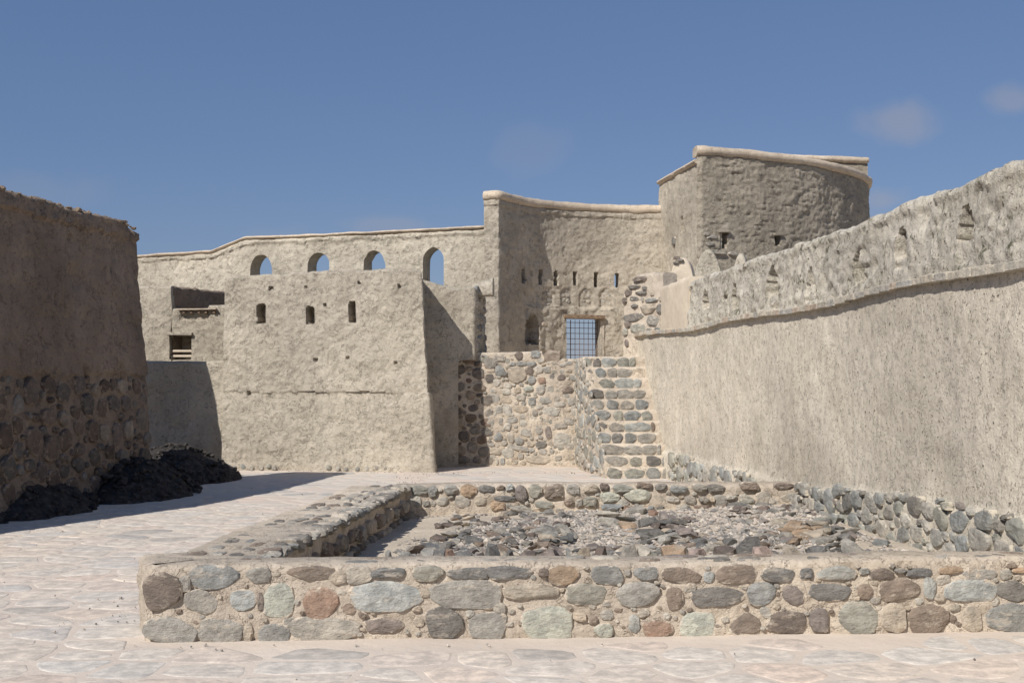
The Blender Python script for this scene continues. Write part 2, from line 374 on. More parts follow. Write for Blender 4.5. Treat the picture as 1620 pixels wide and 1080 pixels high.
def coping(name, path, z, w_out, w_in, h, mat, parent, seed=3, u0=0, u1=None, zf=None, tilt=0.):
    """rounded plaster capping swept along the wall top"""
    u1 = path.L if u1 is None else u1; n = max(6, int((u1-u0)/.08)); us = np.linspace(u0, u1, n)
    p = path.pos(us); N = path.nrm(us, .15); prof = []
    K = 12
    for k in range(K):
        a = 2*math.pi*k/K; cx, cy = math.cos(a), math.sin(a)
        sx = math.copysign(abs(cx)**.6, cx); sy = math.copysign(abs(cy)**.75, cy)
        prof.append((sx, sy))
    V = np.zeros((n, K, 3)); mid = (w_out-w_in)/2; half = (w_out+w_in)/2
    zz = zf(us) if zf is not None else np.full(n, z)
    for k, (sx, sy) in enumerate(prof):
        off = mid+half*sx; V[:, k, :2] = p+N*off; V[:, k, 2] = zz+h/2+h/2*sy+tilt*sx
    V += .022*fbm(V, .35, 3, seed)[..., None]; V += .010*fbm(V, .09, 2, seed+4)[..., None]
    idx = np.arange(n*K).reshape(n, K); nx = np.roll(idx, -1, 1)
    q = np.stack([idx[:-1], idx[1:], nx[1:], nx[:-1]], -1).reshape(-1, 4)
    V = V.reshape(-1, 3); c0 = V[idx[0]].mean(0); c1 = V[idx[-1]].mean(0); V = np.vstack([V, c0, c1])
    t0 = np.stack([idx[0], nx[0], np.full(K, n*K)], -1); t1 = np.stack([nx[-1], idx[-1], np.full(K, n*K+1)], -1)
    return link(name, mesh_np(name, V, [q, t0, t1], mat, angle=60), parent)

# ------------------------------------------------------------------ stones
def make_face_stone(k):
    rnd = random.Random(100+k); c = rnd.choice((5, 6, 6, 7)); V = []; cor = []
    for i in range(c):
        a = 2*math.pi*(i+rnd.uniform(-.28, .28))/c+k*.7; q = rnd.uniform(.86, 1.06)
        x, z = math.cos(a), math.sin(a); r = .5/((abs(x)**5+abs(z)**5)**.2)*q; cor.append((x*r, z*r))
    xs = [p_[0] for p_ in cor]; zs = [p_[1] for p_ in cor]; mx_, mz_ = (max(xs)+min(xs))/2, (max(zs)+min(zs))/2; wx, wz = max(xs)-min(xs), max(zs)-min(zs)
    cor = [((x-mx_)/wx, (z-mz_)/wz) for x, z in cor]; rad = []
    for i in range(c):
        for o_ in (cor[i-1], cor[(i+1) % c]):
            t_ = rnd.uniform(.12, .26); rad.append((cor[i][0]*(1-t_)+o_[0]*t_+rnd.uniform(-.015, .015), cor[i][1]*(1-t_)+o_[1]*t_+rnd.uniform(-.015, .015)))
    n = len(rad)
    for (f, y, j) in ((1.0, -1.2, 0), (1.0, .20, .0), (.93, .74, .12), (.60, 1.0, .22)):
        for (x, z) in rad:
            V.append((x*f*(1+rnd.uniform(-j, j)*.3), y+rnd.uniform(-j, j), z*f*(1+rnd.uniform(-j, j)*.3)))
    V.append((rnd.uniform(-.05, .05), 1.0+rnd.uniform(-.1, .12), rnd.uniform(-.05, .05)))
    q = []; tr = []
    for r_ in range(3):
        for i in range(n):
            a = r_*n+i; b2 = r_*n+(i+1) % n; q.append((b2, a, a+n, b2+n))
    for i in range(n): tr.append((3*n+(i+1) % n, 3*n+i, 4*n))
    return mesh_np('stone_face', np.array(V), [np.array(q), np.array(tr)], M['stone'], angle=32)
FACE = [make_face_stone(k) for k in range(20)]
def clone_meshes(lst, mat):
    out = []
    for m_ in lst:
        c = m_.copy(); c.materials.clear(); c.materials.append(mat); out.append(c)
    return out
def make_slab(k):
    rnd = random.Random(300+k); bm = bmesh.new(); bmesh.ops.create_cube(bm, size=1)
    for v in bm.verts: v.co += Vector((rnd.uniform(-.02, .02), rnd.uniform(-.05, .05), rnd.uniform(-.08, .08)))
    bmesh.ops.bevel(bm, geom=list(bm.edges), offset=.09, segments=1, affect='EDGES')
    for v in bm.verts: v.co.y += .1
    me = bpy.data.meshes.new('slab'); bm.to_mesh(me); bm.free(); me.materials.append(M['stone_cor']); return me
SLAB = [make_slab(k) for k in range(8)]
FACE_ST = clone_meshes(FACE, M['stone_st']); FACE_DK = clone_meshes(FACE, M['stone_dk']); FACE_RW = clone_meshes(FACE, M['stone_rw']); FACE_COR = clone_meshes(FACE, M['stone_cor'])
def make_rock(k):
    rnd = random.Random(500+k); bm = bmesh.new()
    for _ in range(15):
        v = Vector((rnd.gauss(0, 1), rnd.gauss(0, 1), rnd.gauss(0, 1))).normalized()*rnd.uniform(.42, .55)
        v.x = max(-.42, min(.42, v.x)); v.y = max(-.40, min(.40, v.y)); v.z = max(-.33, min(.33, v.z)); bm.verts.new(v)
    bmesh.ops.convex_hull(bm, input=bm.verts)
    for v in [v for v in bm.verts if not v.link_faces]: bm.verts.remove(v)
    bmesh.ops.recalc_face_normals(bm, faces=bm.faces)
    me = bpy.data.meshes.new('rock'); bm.to_mesh(me); bm.free(); me.materials.append(M['stone_clean'])
    return me
ROCK = [make_rock(k) for k in range(14)]
def face_stone(parent, pos, n, w, h, dep, col, name='stone', roll=0., meshes=None, up=None):
    o = bpy.data.objects.new(name, random.choice(meshes or FACE)); COL.objects.link(o)
    if up is None: up = Vector((0, 0, 1))
    u = n.cross(up).normalized(); up = u.cross(n).normalized()
    m = Matrix((u, n, up)).transposed().to_4x4() @ Matrix.Rotation(roll, 4, 'Y') @ Matrix.Diagonal((w*random.choice((-1, 1)) if False else w, dep, h, 1))
    o.parent = parent; o.matrix_basis = Matrix.Translation(pos-(parent.location if parent else Vector())) @ m
    o.color = col; return o
def px_stones(parent, path, lst, ox, oy, sc, dep=.03, batter=0., meshes=None, grow=1.0, sink=0., rollv=.08):
    occ = []
    for (x0, x1, y0, y1, c) in lst:
        ax, bx = ox+x0/sc, ox+x1/sc; ay, by = oy+y0/sc, oy+y1/sc
        u0, _ = path.hit(ax); u1, _ = path.hit(bx); um, d = path.hit((ax+bx)/2)
        if abs(u1-u0) < .01: continue
        z = EYE+(HZ-(ay+by)/2)*d/F; h = (by-ay)*d/F
        p, n = surf(path, um, z, batter)
        face_stone(parent, p-n*sink, n, abs(u1-u0)*grow, h*grow, dep*random.uniform(.7, 1.15), colvar(PAL[c]), roll=random.uniform(-rollv, rollv), meshes=meshes)
        occ.append((um, z, abs(u1-u0)/2, h/2))
    return occ
def rubble(parent, path, zlo, zhi, sizes, n, pal, dep=.03, batter=0., u0=0, u1=None, sink=0., seed=1, occ=(), meshes=None, asp=(.6, 1.), tight=.95, ok=None, rollv=.35, lift=1.25):
    # irregular stones thrown into the face, biggest first, none overlapping
    rr = random.Random(seed); u1 = path.L if u1 is None else u1; occ = list(occ); made = 0
    zl = zlo if callable(zlo) else (lambda u: zlo); zh = zhi if callable(zhi) else (lambda u: zhi)
    za, zb_ = min(zl(u0), zl(u1)), max(zh(u0), zh(u1), zh((u0+u1)/2))
    for k in range(n*14):
        if made >= n: break
        f = min(1, k/(n*9)); w = sizes[1]+(sizes[0]-sizes[1])*f; w *= rr.uniform(.85, 1.15); h = w*rr.uniform(*asp)
        u = rr.uniform(u0, u1); z = rr.uniform(za, zb_)
        if z-h*.4 < zl(u) or z+h*.4 > zh(u): continue
        if ok is not None and not ok(u, z): continue
        if any((abs(u-a)/((w/2+c)*tight))**2.6+(abs(z-b)/((h/2+d)*tight))**2.6 < 1 for a, b, c, d in occ): continue
        occ.append((u, z, w/2, h/2)); p, nn = surf(path, u, z, batter)
        face_stone(parent, p-nn*sink, nn, w, h, dep*rr.uniform(.6, 1.2), colvar(PAL[rr.choice(pal)], .2, lift), roll=rr.uniform(-rollv, rollv), meshes=meshes); made += 1
    return made
def masonry(parent, path, zlo, zhi, wa, ha, fill=.8, pal=('g', 'gg', 'bl', 'dg', 'tan', 'br'), dep=.045, batter=0., u0=0, u1=None, sink=0., rng=None,
            meshes=None, gap=.03, rollv=.15, ok=None, count=300):
    rng = rng or random; u1 = path.L if u1 is None else u1; n = 0
    zl = zlo if callable(zlo) else (lambda u: zlo); zh = zhi if callable(zhi) else (lambda u: zhi)
    zmax = max(zh(u0), zh(u1), zh((u0+u1)/2)); z = min(zl(u0), zl(u1))
    while z < zmax-ha*.4:
        h = ha*rng.uniform(.8, 1.25); u = u0+rng.uniform(0, wa*.5)
        while u < u1-wa*.3 and n < count:
            w = wa*rng.uniform(.6, 1.45); uc = u+w/2; hh = h*rng.uniform(.72, 1.02); zc = z+h/2+rng.uniform(-.1, .1)*h
            if uc < u1 and zl(uc) < zc-hh*.3 and zc+hh*.35 < zh(uc) and rng.random() < fill and (ok is None or ok(uc, zc)):
                p, nn = surf(path, uc, zc, batter)
                face_stone(parent, p-nn*sink, nn, w-gap, hh-gap*.6, dep*rng.uniform(.6, 1.2), colvar(PAL[rng.choice(pal)], .2), roll=rng.uniform(-rollv, rollv), meshes=meshes); n += 1
            u += w+rng.uniform(0, gap)
        z += h
    return n
def beam(name, parent, a, b, w, h, mat, bevel=.008):
    """squared bar from a to b"""
    a = Vector(a); b = Vector(b); bm = bmesh.new(); bmesh.ops.create_cube(bm, size=1)
    d = b-a; L = d.length
    for v in bm.verts: v.co = Vector((v.co.x*L, v.co.y*w, v.co.z*h))
    if bevel: bmesh.ops.bevel(bm, geom=list(bm.edges), offset=min(bevel, w*.3, h*.3), segments=1, affect='EDGES')
    x = d.normalized(); up = Vector((0, 0, 1)) if abs(x.z) < .9 else Vector((0, 1, 0)); y = up.cross(x).normalized(); z = x.cross(y)
    m = Matrix((x, y, z)).transposed().to_4x4(); m.translation = (a+b)/2
    bmesh.ops.transform(bm, matrix=m, verts=bm.verts)
    me = bpy.data.meshes.new(name); bm.to_mesh(me); bm.free(); me.materials.append(mat); return link(name, me, parent)

# ================================================================== GROUND
def grid_sheet(name, x0, x1, y0, y1, res, zfun, mat, parent=None):
    nx, ny = max(1, int((x1-x0)/res)), max(1, int((y1-y0)/res))
    X, Y = np.meshgrid(np.linspace(x0, x1, nx+1), np.linspace(y0, y1, ny+1), indexing='ij')
    Z = zfun(X, Y); V = np.stack([X, Y, Z], -1).reshape(-1, 3); i = np.arange((nx+1)*(ny+1)).reshape(nx+1, ny+1)
    q = np.stack([i[:-1, :-1], i[1:, :-1], i[1:, 1:], i[:-1, 1:]], -1).reshape(-1, 4)
    return link(name, mesh_np(name, V, [q], mat), parent)
def gz(X, Y):
    p = np.stack([X, Y, 0*X], -1); return .008*fbm(p, .8, 2, 3)+.003*fbm(p, .15, 2, 9)
far = grid_sheet('desert_ground', -900, 900, -300, 1500, 300, lambda X, Y: 0*X-.06, M['soil']); tag(far, kind='structure')
pave = thing('paving', (0, 10, 0), None, None, kind='structure')
grid_sheet('mortar_bed', -11, 6, -2, 32, .09, gz, M['ground'], pave)

# flagstones: jittered cells clipped against their neighbours
def clip(poly, mx, my, nx_, ny_):
    out = []
    for i in range(len(poly)):
        a, b2 = poly[i], poly[(i+1) % len(poly)]
        da = (a[0]-mx)*nx_+(a[1]-my)*ny_; db = (b2[0]-mx)*nx_+(b2[1]-my)*ny_
        if da <= 0: out.append(a)
        if (da < 0 < db) or (db < 0 < da):
            k = da/(da-db); out.append((a[0]+k*(b2[0]-a[0]), a[1]+k*(b2[1]-a[1])))
    return out
rg = random.Random(3)
CS = .40; seeds = {}
for i in range(-24, 16):
    for j in range(14, 70):
        seeds[i, j] = ((i+.5+rg.uniform(-.42, .42))*CS*1.15, (j+.5+rg.uniform(-.42, .42))*CS*.9)
def flag_ok(x, y):
    if y < 5.9 or y > 23.2: return False
    lx = -5.0-.166*(18.4-y)
    if x < lx-.1: return False
    if x < -5.0 and y > 18: return False
    wx = 3.33+(9.83-y)*.06
    if x > wx-.05: return False
    if 7.7+.06*x < y < 14.25 and x > -2.35+.09*(y-7.8): return False       # enclosure footprint
    if y > 22 and x < -1.2: return False
    return abs(x)/y < .46
cells = []
for (i, j), (x, y) in seeds.items():
    if not flag_ok(x, y): continue
    poly = [(x-.45, y-.45), (x+.45, y-.45), (x+.45, y+.45), (x-.45, y+.45)]
    for di in range(-2, 3):
        for dj in range(-2, 3):
            q = seeds.get((i+di, j+dj))
            if q is None or (di == 0 and dj == 0): continue
            dx, dy = q[0]-x, q[1]-y; L = math.hypot(dx, dy); g = .022
            poly = clip(poly, x+dx/2-dx/L*g, y+dy/2-dy/L*g, dx/L, dy/L)
            if len(poly) < 3: break
        if len(poly) < 3: break
    if len(poly) >= 3: cells.append((x, y, poly))
cells.sort(key=lambda c: c[1]*1.0+abs(c[0])*.1)
def flag_geo(x, y, poly, h):
    r = []
    for k in range(len(poly)):               # soften corners
        a, b2, c2 = poly[k-1], poly[k], poly[(k+1) % len(poly)]
        for q, w in ((a, .22), (c2, .22)):
            r.append((b2[0]*(1-w)+q[0]*w+rg.uniform(-.008, .008), b2[1]*(1-w)+q[1]*w+rg.uniform(-.008, .008)))
    n = len(r); V = []
    for (f, z) in ((1.03, -.012), (.975, h-.0012), (.90, h)):
        for (a, b2) in r: V.append((x+(a-x)*f, y+(b2-y)*f, z+rg.uniform(-.0008, .0008)))
    V.append((x, y, 0)); A = np.array(V); G = gz(A[:, 0], A[:, 1]); dz = np.concatenate([np.full(n, -.004), np.full(n, h), np.full(n+1, h+.0012)]); A[:, 2] = G+dz; V = [tuple(v) for v in A]; q = []; t3 = []
    for k in range(2):
        for i in range(n): q.append((k*n+i, k*n+(i+1) % n, k*n+n+(i+1) % n, k*n+n+i))
    for i in range(n): t3.append((2*n+i, 2*n+(i+1) % n, 3*n))
    return V, q, t3
FCOL = [(.61, .54, .465), (.62, .525, .445), (.56, .525, .475), (.60, .55, .485), (.54, .505, .465), (.62, .55, .47), (.61, .50, .42), (.38, .365, .345)]
bigV, bigQ, bigT = [], [], []
for k, (x, y, poly) in enumerate(cells):
    h = rg.uniform(.0015, .0035)
    V, q, t3 = flag_geo(x, y, poly, h)
    if k < 300:
        V = np.array(V)-np.array([x, y, 0]); me = mesh_np('flagstone', V, [np.array(q), np.array(t3)], M['flag'], angle=60)
        o = bpy.data.objects.new('flagstone', me); COL.objects.link(o); o.parent = pave
        o.location = Vector((x, y, 0))-pave.location; o.color = colvar(rg.choices(FCOL, (5, 4, 4, 5, 2, 5, 3, 1))[0], .05, 1.0)
    else:
        b0 = len(bigV); bigV += V; bigQ += [tuple(a+b0 for a in f) for f in q]; bigT += [tuple(a+b0 for a in f) for f in t3]
o = link('flagstone_field', mesh_np('flagstone_field', np.array(bigV), [np.array(bigQ), np.array(bigT)], M['flag_far'], angle=60), pave); o['kind'] = 'stuff'

# ================================================================== LEFT BUILDING
lb = thing('adobe_wall', (-5.6, 16, 0), 'tall shaded mud wall on a rubble stone base at the left side', 'wall')
LP = Path([(-8.6, 7.5), (-6.35, 12.4), (-5.77, 14.3), (-5.11, 18.42)])
def lext(U, Z, B):
    lay = np.abs(((Z+.02*fbm(B, .6, 2, 5))/.34) % 1-.5)*2
    low = np.where(Z < 1.66+.04*n1(U, .3, 4), -.05, 0.)
    ero = np.clip(fbm(B, .55, 3, 77)-.25, 0, 1)*-.16*(Z > 1.2)
    lip = np.where((Z > 3.60+.06*n1(U, .3, 8)), .06+.04*fbm(B, .12, 2, 3), 0)
    pk = np.clip(fbm(B*np.array([1, 1, .6]), .17, 2, 131)-.42, 0, 1)*-.28; low = low+pk
    return -.014*np.clip((lay-.85)/.15, 0, 1)+low+ero+lip
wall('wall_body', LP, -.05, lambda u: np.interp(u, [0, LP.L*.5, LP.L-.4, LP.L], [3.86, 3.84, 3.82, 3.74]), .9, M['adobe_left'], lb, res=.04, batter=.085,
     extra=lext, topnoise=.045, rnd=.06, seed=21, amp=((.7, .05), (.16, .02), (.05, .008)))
u14 = LP.hit(-30)[0]
base_lo = Path([tuple(LP.pos(np.array(u))+LP.nrm(np.array(u))*-.03) for u in np.linspace(0, LP.L, 30)])
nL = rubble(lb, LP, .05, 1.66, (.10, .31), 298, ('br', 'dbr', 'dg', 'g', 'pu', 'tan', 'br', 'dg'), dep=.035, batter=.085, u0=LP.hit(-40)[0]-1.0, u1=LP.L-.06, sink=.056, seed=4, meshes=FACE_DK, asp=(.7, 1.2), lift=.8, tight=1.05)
rcl = random.Random(77); VV, TT = [], []               # crumbled clods along the broken top
for _ in range(620):
    u_ = rcl.uniform(1.0, LP.L-.05); p_, n_ = surf(LP, u_, 3.8, .085); zt_ = float(np.interp(u_, [0, LP.L*.5, LP.L-.4, LP.L], [3.86, 3.84, 3.82, 3.74])); s_ = rcl.uniform(.03, .12)
    q_ = p_-n_*rcl.uniform(-.05, .35); rot = Matrix.Rotation(rcl.uniform(0, 6), 3, Vector((rcl.random()-.5, rcl.random()-.5, rcl.random()-.5)).normalized()); b0 = len(VV); me = rcl.choice(ROCK)
    for v in me.vertices: p = rot @ (v.co*s_); VV.append((q_.x+p.x, q_.y+p.y, zt_+p.z*.7-.01+rcl.uniform(-.002, .002)))
    for f in me.polygons: TT.append([b0+k for k in f.vertices][:3])
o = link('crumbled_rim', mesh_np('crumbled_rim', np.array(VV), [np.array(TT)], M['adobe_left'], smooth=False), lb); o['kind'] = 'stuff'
EW = Path([(-8.4, 20.7), (-5.9, 20.9)])
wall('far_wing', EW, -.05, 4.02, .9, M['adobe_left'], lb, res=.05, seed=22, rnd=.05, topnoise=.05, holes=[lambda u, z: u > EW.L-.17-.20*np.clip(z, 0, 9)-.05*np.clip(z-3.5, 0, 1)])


# black rubble heaps
def heap(label, cx, cy, rx, ry, h, seed, ang=0., tail=None):
    nx = int(2*rx/.045); ny = int(2*ry/.045)
    X, Y = np.meshgrid(np.linspace(-rx*1.1, rx*1.1, nx), np.linspace(-ry*1.1, ry*1.1, ny), indexing='ij')
    r = np.sqrt((X/rx)**2+(Y/ry)**2); Pn = np.stack([X+cx, Y+cy, 0*X], -1)
    r = r+.13*fbm(Pn, .5, 2, seed)
    Z = h*np.clip(1-r**2.0, -.15, 1)**1 if False else h*np.clip(np.cos(np.clip(r, 0, 1.08)*math.pi/2), -.12, 1)
    Z = Z+(.09*fbm(Pn, .3, 3, seed+3)+.05*np.abs(fbm(Pn, .10, 2, seed+5)))*(r < 1.05)-.03
    c, s = math.cos(ang), math.sin(ang)
    V = np.stack([cx+c*X-s*Y, cy+s*X+c*Y, Z], -1).reshape(-1, 3); i = np.arange(nx*ny).reshape(nx, ny)
    q = np.stack([i[:-1, :-1], i[1:, :-1], i[1:, 1:], i[:-1, 1:]], -1).reshape(-1, 4)
    t_ = thing('rubble_heap', (cx, cy, 0), label, 'rubble heap', 'black rubble heaps along the shaded wall')
    link('mound', mesh_np('mound', V, [q], M['black'], angle=70), t_)
    # angular lumps lying in the mound, far too many to count
    rr = random.Random(seed); VV, TT = [], []
    for _ in range(380):
        a = rr.uniform(0, 6.283); d = math.sqrt(rr.random())*1.0; x, y = d*rx*math.cos(a), d*ry*math.sin(a)
        z = h*max(0, math.cos(min(1, d)*math.pi/2))+.02; me = rr.choice(ROCK); s_ = rr.uniform(.05, .07+.16*rr.random()**2)
        rot = Matrix.Rotation(rr.uniform(0, 6), 3, Vector((rr.random()-.5, rr.random()-.5, rr.random()-.5)).normalized())
        b0 = len(VV)
        for v in me.vertices:
            p = rot @ (v.co*s_*rr.uniform(1, 1.001)); VV.append((cx+c*(x+p.x)-s*(y+p.y), cy+s*(x+p.x)+c*(y+p.y), z+p.z*.8-.01))
        for f in me.polygons: TT.append([b0+k for k in f.vertices][:3])
    o = link('rubble_lumps', mesh_np('rubble_lumps', np.array(VV), [np.array(TT)], M['black'], smooth=False), t_); o['kind'] = 'stuff'
    return t_
heap('low black rubble heap against the wall at the left edge of the photo', -5.95, 15.5, .80, 1.5, .36, 31, -.12)
heap('middle black rubble heap with a pale rock at its foot', -5.18, 17.7, .80, 1.35, .47, 41, -.1)
heap('dome shaped black rubble heap at the far corner of the wall', -5.38, 20.3, 1.0, 1.6, .56, 51, -.1)
o = bpy.data.objects.new('pale_rock', ROCK[2]); COL.objects.link(o); o.location = (-5.28, 17.02, .09); o.scale = (.32, .25, .26); o.color = (.36, .34, .3, 1)
tag(o, 'small pale rock lying in front of the black rubble', 'rock')

# ================================================================== CENTRAL BLOCK
cb = thing('adobe_block', (-3.3, 22.3, 0), 'square mud plastered block with three small slit windows', 'building')
BP = Path([(-5.13, 22.6), (-1.36, 22.0), (-1.45, 23.5)])
def bext(U, Z, B):
    zc = 1.36+.07*n1(U, .7, 3); up = np.where(Z > zc, .035*np.clip((3.2-U)*2+1, 0, 1), 0)
    low = np.where(Z < zc, .05*np.clip((U-3.0)*2, 0, 1), 0)
    foot = np.where(Z < .12, .012, 0)
    return up*(.6+.8*np.clip(fbm(B, .5, 2, 61)+.5, 0, 1))+low+foot
rec = []
for r_ in ((406, 419, 480, 511), (489, 501, 484, 511), (561, 571, 476, 509)):
    q = BP.rect(*r_); rec.append((inarch((q[0], q[1], q[2], q[3]), .5), .32))
for (x, y) in ((429, 455), (489, 454), (578, 446), (648, 452), (520, 482), (502, 570), (636, 574), (393, 622), (556, 565)):
    q = BP.rect(x-2.2, x+2.2, y-2.5, y+2.5); rec.append((inrect(q), .07))
wall('wall_body', BP, -.05, lambda u: np.interp(u, [0, .15, 1.2, 1.35, 3.3, BP.L], [3.40, 3.43, 3.47, 3.50, 3.53, 3.45]), .55, M['adobe'], cb, res=.024, batter=.06,
     extra=bext, recess=rec, topnoise=.02, seed=5, rnd=.05, amp=((.6, .03), (.14, .018), (.06, .016)))
V = np.array([(-5.1, 22.8, 3.3), (-1.75, 22.25, 3.3), (-1.7, 23.6, 3.3), (-5.1, 24.6, 3.3), (-5.1, 22.8, 3.1), (-1.75, 22.25, 3.1), (-1.7, 23.6, 3.1), (-5.1, 24.6, 3.1)])
V = V*np.array([1, 1, 1]); V[:, 1] += .25
link('roof', mesh_np('roof', V, [np.array([(0, 1, 2, 3), (7, 6, 5, 4), (0, 4, 5, 1), (1, 5, 6, 2), (2, 6, 7, 3), (3, 7, 4, 0)])], M['adobe'], smooth=False), cb)
ax_ = [(355, 722), (363, 730), (372, 733), (385, 735), (398, 734), (414, 736), (425, 737), (434, 737), (520, 740), (535, 741), (548, 741), (566, 742), (581, 743), (597, 744), (610, 745), (630, 745), (650, 746)]
for (x, y) in ax_:
    u_, d_ = BP.hit(x); p_, n_ = surf(BP, u_, random.uniform(.04, .08)); s_ = random.uniform(.06, .11)
    face_stone(cb, p_-n_*.005, n_, s_, s_*.95, .04, colvar(PAL[random.choice(('g', 'bl', 'gg', 'lg'))]))

# ---- left annex: low front wall, wall with the square window, roof-level side wall
an = thing('adobe_house', (-6, 24, 0), 'stepped mud house with a square window, behind the left wall', 'house')
AP = Path([(-7.6, 23.3), (-5.05, 22.78)])
wall('front_wall', AP, -.05, 1.93, .8, M['adobe'], an, res=.035, seed=8, topnoise=.02)
MP = Path([(-7.9, 24.1), (-5.2, 23.95)])
u272 = MP.hit(272)[0]; u330 = MP.hit(328)[0]
wq = MP.rect(270, 302, 531, 568)
wall('window_wall', MP, 0, lambda u: np.where(u < u272, 3.36, np.where(u < u330, 2.93, 2.99)), .45, M['adobe'], an, res=.03, seed=9, topnoise=.012,
     recess=[(inrect(wq), .40), (inrect(MP.rect(283, 330, 498, 507)), .04)], rnd=.03)
def course(U, Z, B):
    w = Z/.115+.35*fbm(B, .5, 2, 7)+.25*fbm(B, .12, 2, 8); g = np.abs(w % 1-.5)*2
    return -.022*np.clip((g-.72)/.28, 0, 1)*np.clip(fbm(B, .25, 2, 55)+.45, 0, 1)+.022*fbm(B*np.array([1, 1, 2.6]), .16, 2, 56)
def onp(path, px, py, out=0.):
    u_, z_ = path.uz(px, py); p_, n_ = surf(path, u_, z_); return p_+n_*out
wf = link('window_bars', None, an)
for y_ in (555, 563): beam('window_board', an, onp(MP, 269, y_, -.10), onp(MP, 303, y_, -.10), .05, .045, M['panel'])
bpy.data.objects.remove(wf)
beam('lintel', an, onp(MP, 266, 528, .01), onp(MP, 305, 528, .01), .12, .06, M['adobe'])
beam('roof_edge', an, onp(MP, 282, 490, .03), onp(MP, 344, 489, .03), .14, .03, M['coping'])
for px in (292, 304, 316, 327, 340): beam('roof_beam', an, onp(MP, px, 494, .06), onp(MP, px, 494, -.2), .05, .045, M['wood'])
CPa = Path([tuple(MP.pos(np.array(u272)))+(), (-5.72, 26.2)]); CPa = Path([(CPa.p[0][0], CPa.p[0][1]+.1), (-5.6, 26.3)])
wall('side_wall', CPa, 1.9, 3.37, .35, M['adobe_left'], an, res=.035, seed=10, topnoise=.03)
beam('roof_slab', an, (-6.6, 23.7, 1.82), (-5.4, 23.3, 1.82), .9, .06, M['adobe'])

# ================================================================== ARCADE WALL
ar = thing('arcade_wall', (-3, 28, 0), 'long far mud wall pierced by four arched openings', 'wall')
AR = Path([(-9.6, 29.75), (-6.0, 28.7), (.05, 27.02)])
hol = [inarch(AR.rect(*q), 1.15) for q in ((396, 430, 402, 445), (486, 521, 399, 445), (575, 609, 396, 445))]+[inarch(AR.rect(668, 703, 391, 470), 1.2)]
u340, u385 = AR.hit(335)[0], AR.hit(388)[0]
topf = lambda u: np.interp(u, [0, u340, u385, AR.hit(450)[0], AR.hit(765)[0], AR.L], [4.36, 4.44, 4.72, 4.72, 4.78, 4.78])
def aext(U, Z, B):
    row = np.abs((Z/.24) % 1-.5)*2; colm = np.abs(((U+.1*np.floor(Z/.24))/.42) % 1-.5)*2
    g = np.clip((row-.86)/.14, 0, 1)+np.clip((colm-.9)/.1, 0, 1)
    w_ = np.clip(fbm(B, .9, 2, 19)+.35, 0, 1); r_ = topf(U)-Z
    lip = np.where(r_ < .10+.04*n1(U, .25, 12), .035, 0)
    return -.02*np.clip(g, 0, 1)*w_+lip
wall('wall_body', AR, 0, topf, .48, M['adobe_arc'], ar, res=.034, holes=hol, extra=aext, seed=13, topnoise=.014, rnd=.03, amp=((.6, .03), (.13, .02), (.05, .012)))
coping('coping', AR, 4.4, .06, .52, .09, M['coping'], ar, zf=lambda u: topf(u)+.0)

# ================================================================== CURVED BASTION WALL WITH DOOR
ba = thing('curved_wall', (1.5, 27.5, 0), 'high concave mud wall with slits, a niche and a grated doorway', 'wall')
BA = Path([(-.57, 26.22), (-.29, 26.12), (-.22, 26.22), (.05, 26.75), (.35, 27.2), (.8, 27.6), (1.3, 27.95), (1.87, 28.2), (2.6, 28.36), (3.35, 28.36)], 1)
zcap = 5.28
slits = [inrect(BA.rect(*q)) for q in ((825.5, 830.5, 427, 448), (853, 858, 428, 450), (877, 882, 428, 451), (907.5, 913, 430, 451), (940, 946, 432, 453))]
last = inrect(BA.rect(972.5, 979, 432, 455))
door = BA.rect(893, 949, 503, 600); nichef = inarch(BA.rect(832, 849, 497, 544), 1.6); nicheo = inarch(BA.rect(831, 855, 494, 545), 1.4)
arches = [inarch(BA.rect(x0, x1, 456, 487), 1.0) for (x0, x1) in ((833, 851), (857, 876), (887, 906), (917, 938), (949, 971))]
ub0 = BA.hit(833)[0]; zb = EYE+(HZ-487)*27.9/F; ubd0 = BA.hit(888)[0]; ubd1 = BA.hit(956)[0]
def baext(U, Z, B):
    o_ = np.where((Z < zb-.02+.02*n1(U, .2, 6)) & (U > ub0), .05, 0.)
    o_ = o_+np.where((np.abs(Z-zb) < .035) & (U > ub0-.1), .03, 0.)
    o_ = o_+np.where((Z < zb-.02) & (U > ub0+.3), .05*fbm(B, .16, 3, 66), 0)
    o_ = o_+np.where((Z > zcap-.12+.03*n1(U, .3, 2)), .03, 0)
    return o_+.5*course(U, Z, B)
wall('wall_body', BA, 0, zcap, .3, M['adobe_bast'], ba, res=.028, holes=[inrect(door), last], recess=[(s_, .3) for s_ in slits]+[(nichef, .32)]+[(a_, .028) for a_ in arches],
     extra=baext, seed=15, topnoise=.01, rnd=.02, amp=((.6, .03), (.13, .020), (.05, .010)))
coping('coping', BA, zcap-.02, .07, .38, .21, M['coping'], ba)
pal0 = ('g', 'gg', 'tan', 'lg', 'dg', 'lg')
for (x0, x1) in ((887, 906), (917, 938), (949, 971), (857, 876)):
    ua, ub_ = BA.hit(x0)[0], BA.hit(x1)[0]
    for k, (fx, fz, fw, fh) in enumerate(((.5, .86, .35, .2), (.3, .62, .36, .22), (.68, .6, .4, .24), (.28, .34, .42, .2), (.7, .32, .36, .24), (.48, .1, .7, .17))):
        u_ = ua+(ub_-ua)*fx; z_ = zb+.02+.42*fz; p_, n_ = surf(BA, u_, z_)
        face_stone(ba, p_-n_*.05, n_, (ub_-ua)*fw, .42*fh, .03, colvar(PAL[random.choice(('g', 'lg', 'tan', 'lg', 'lg'))]), roll=random.uniform(-.5, .5))
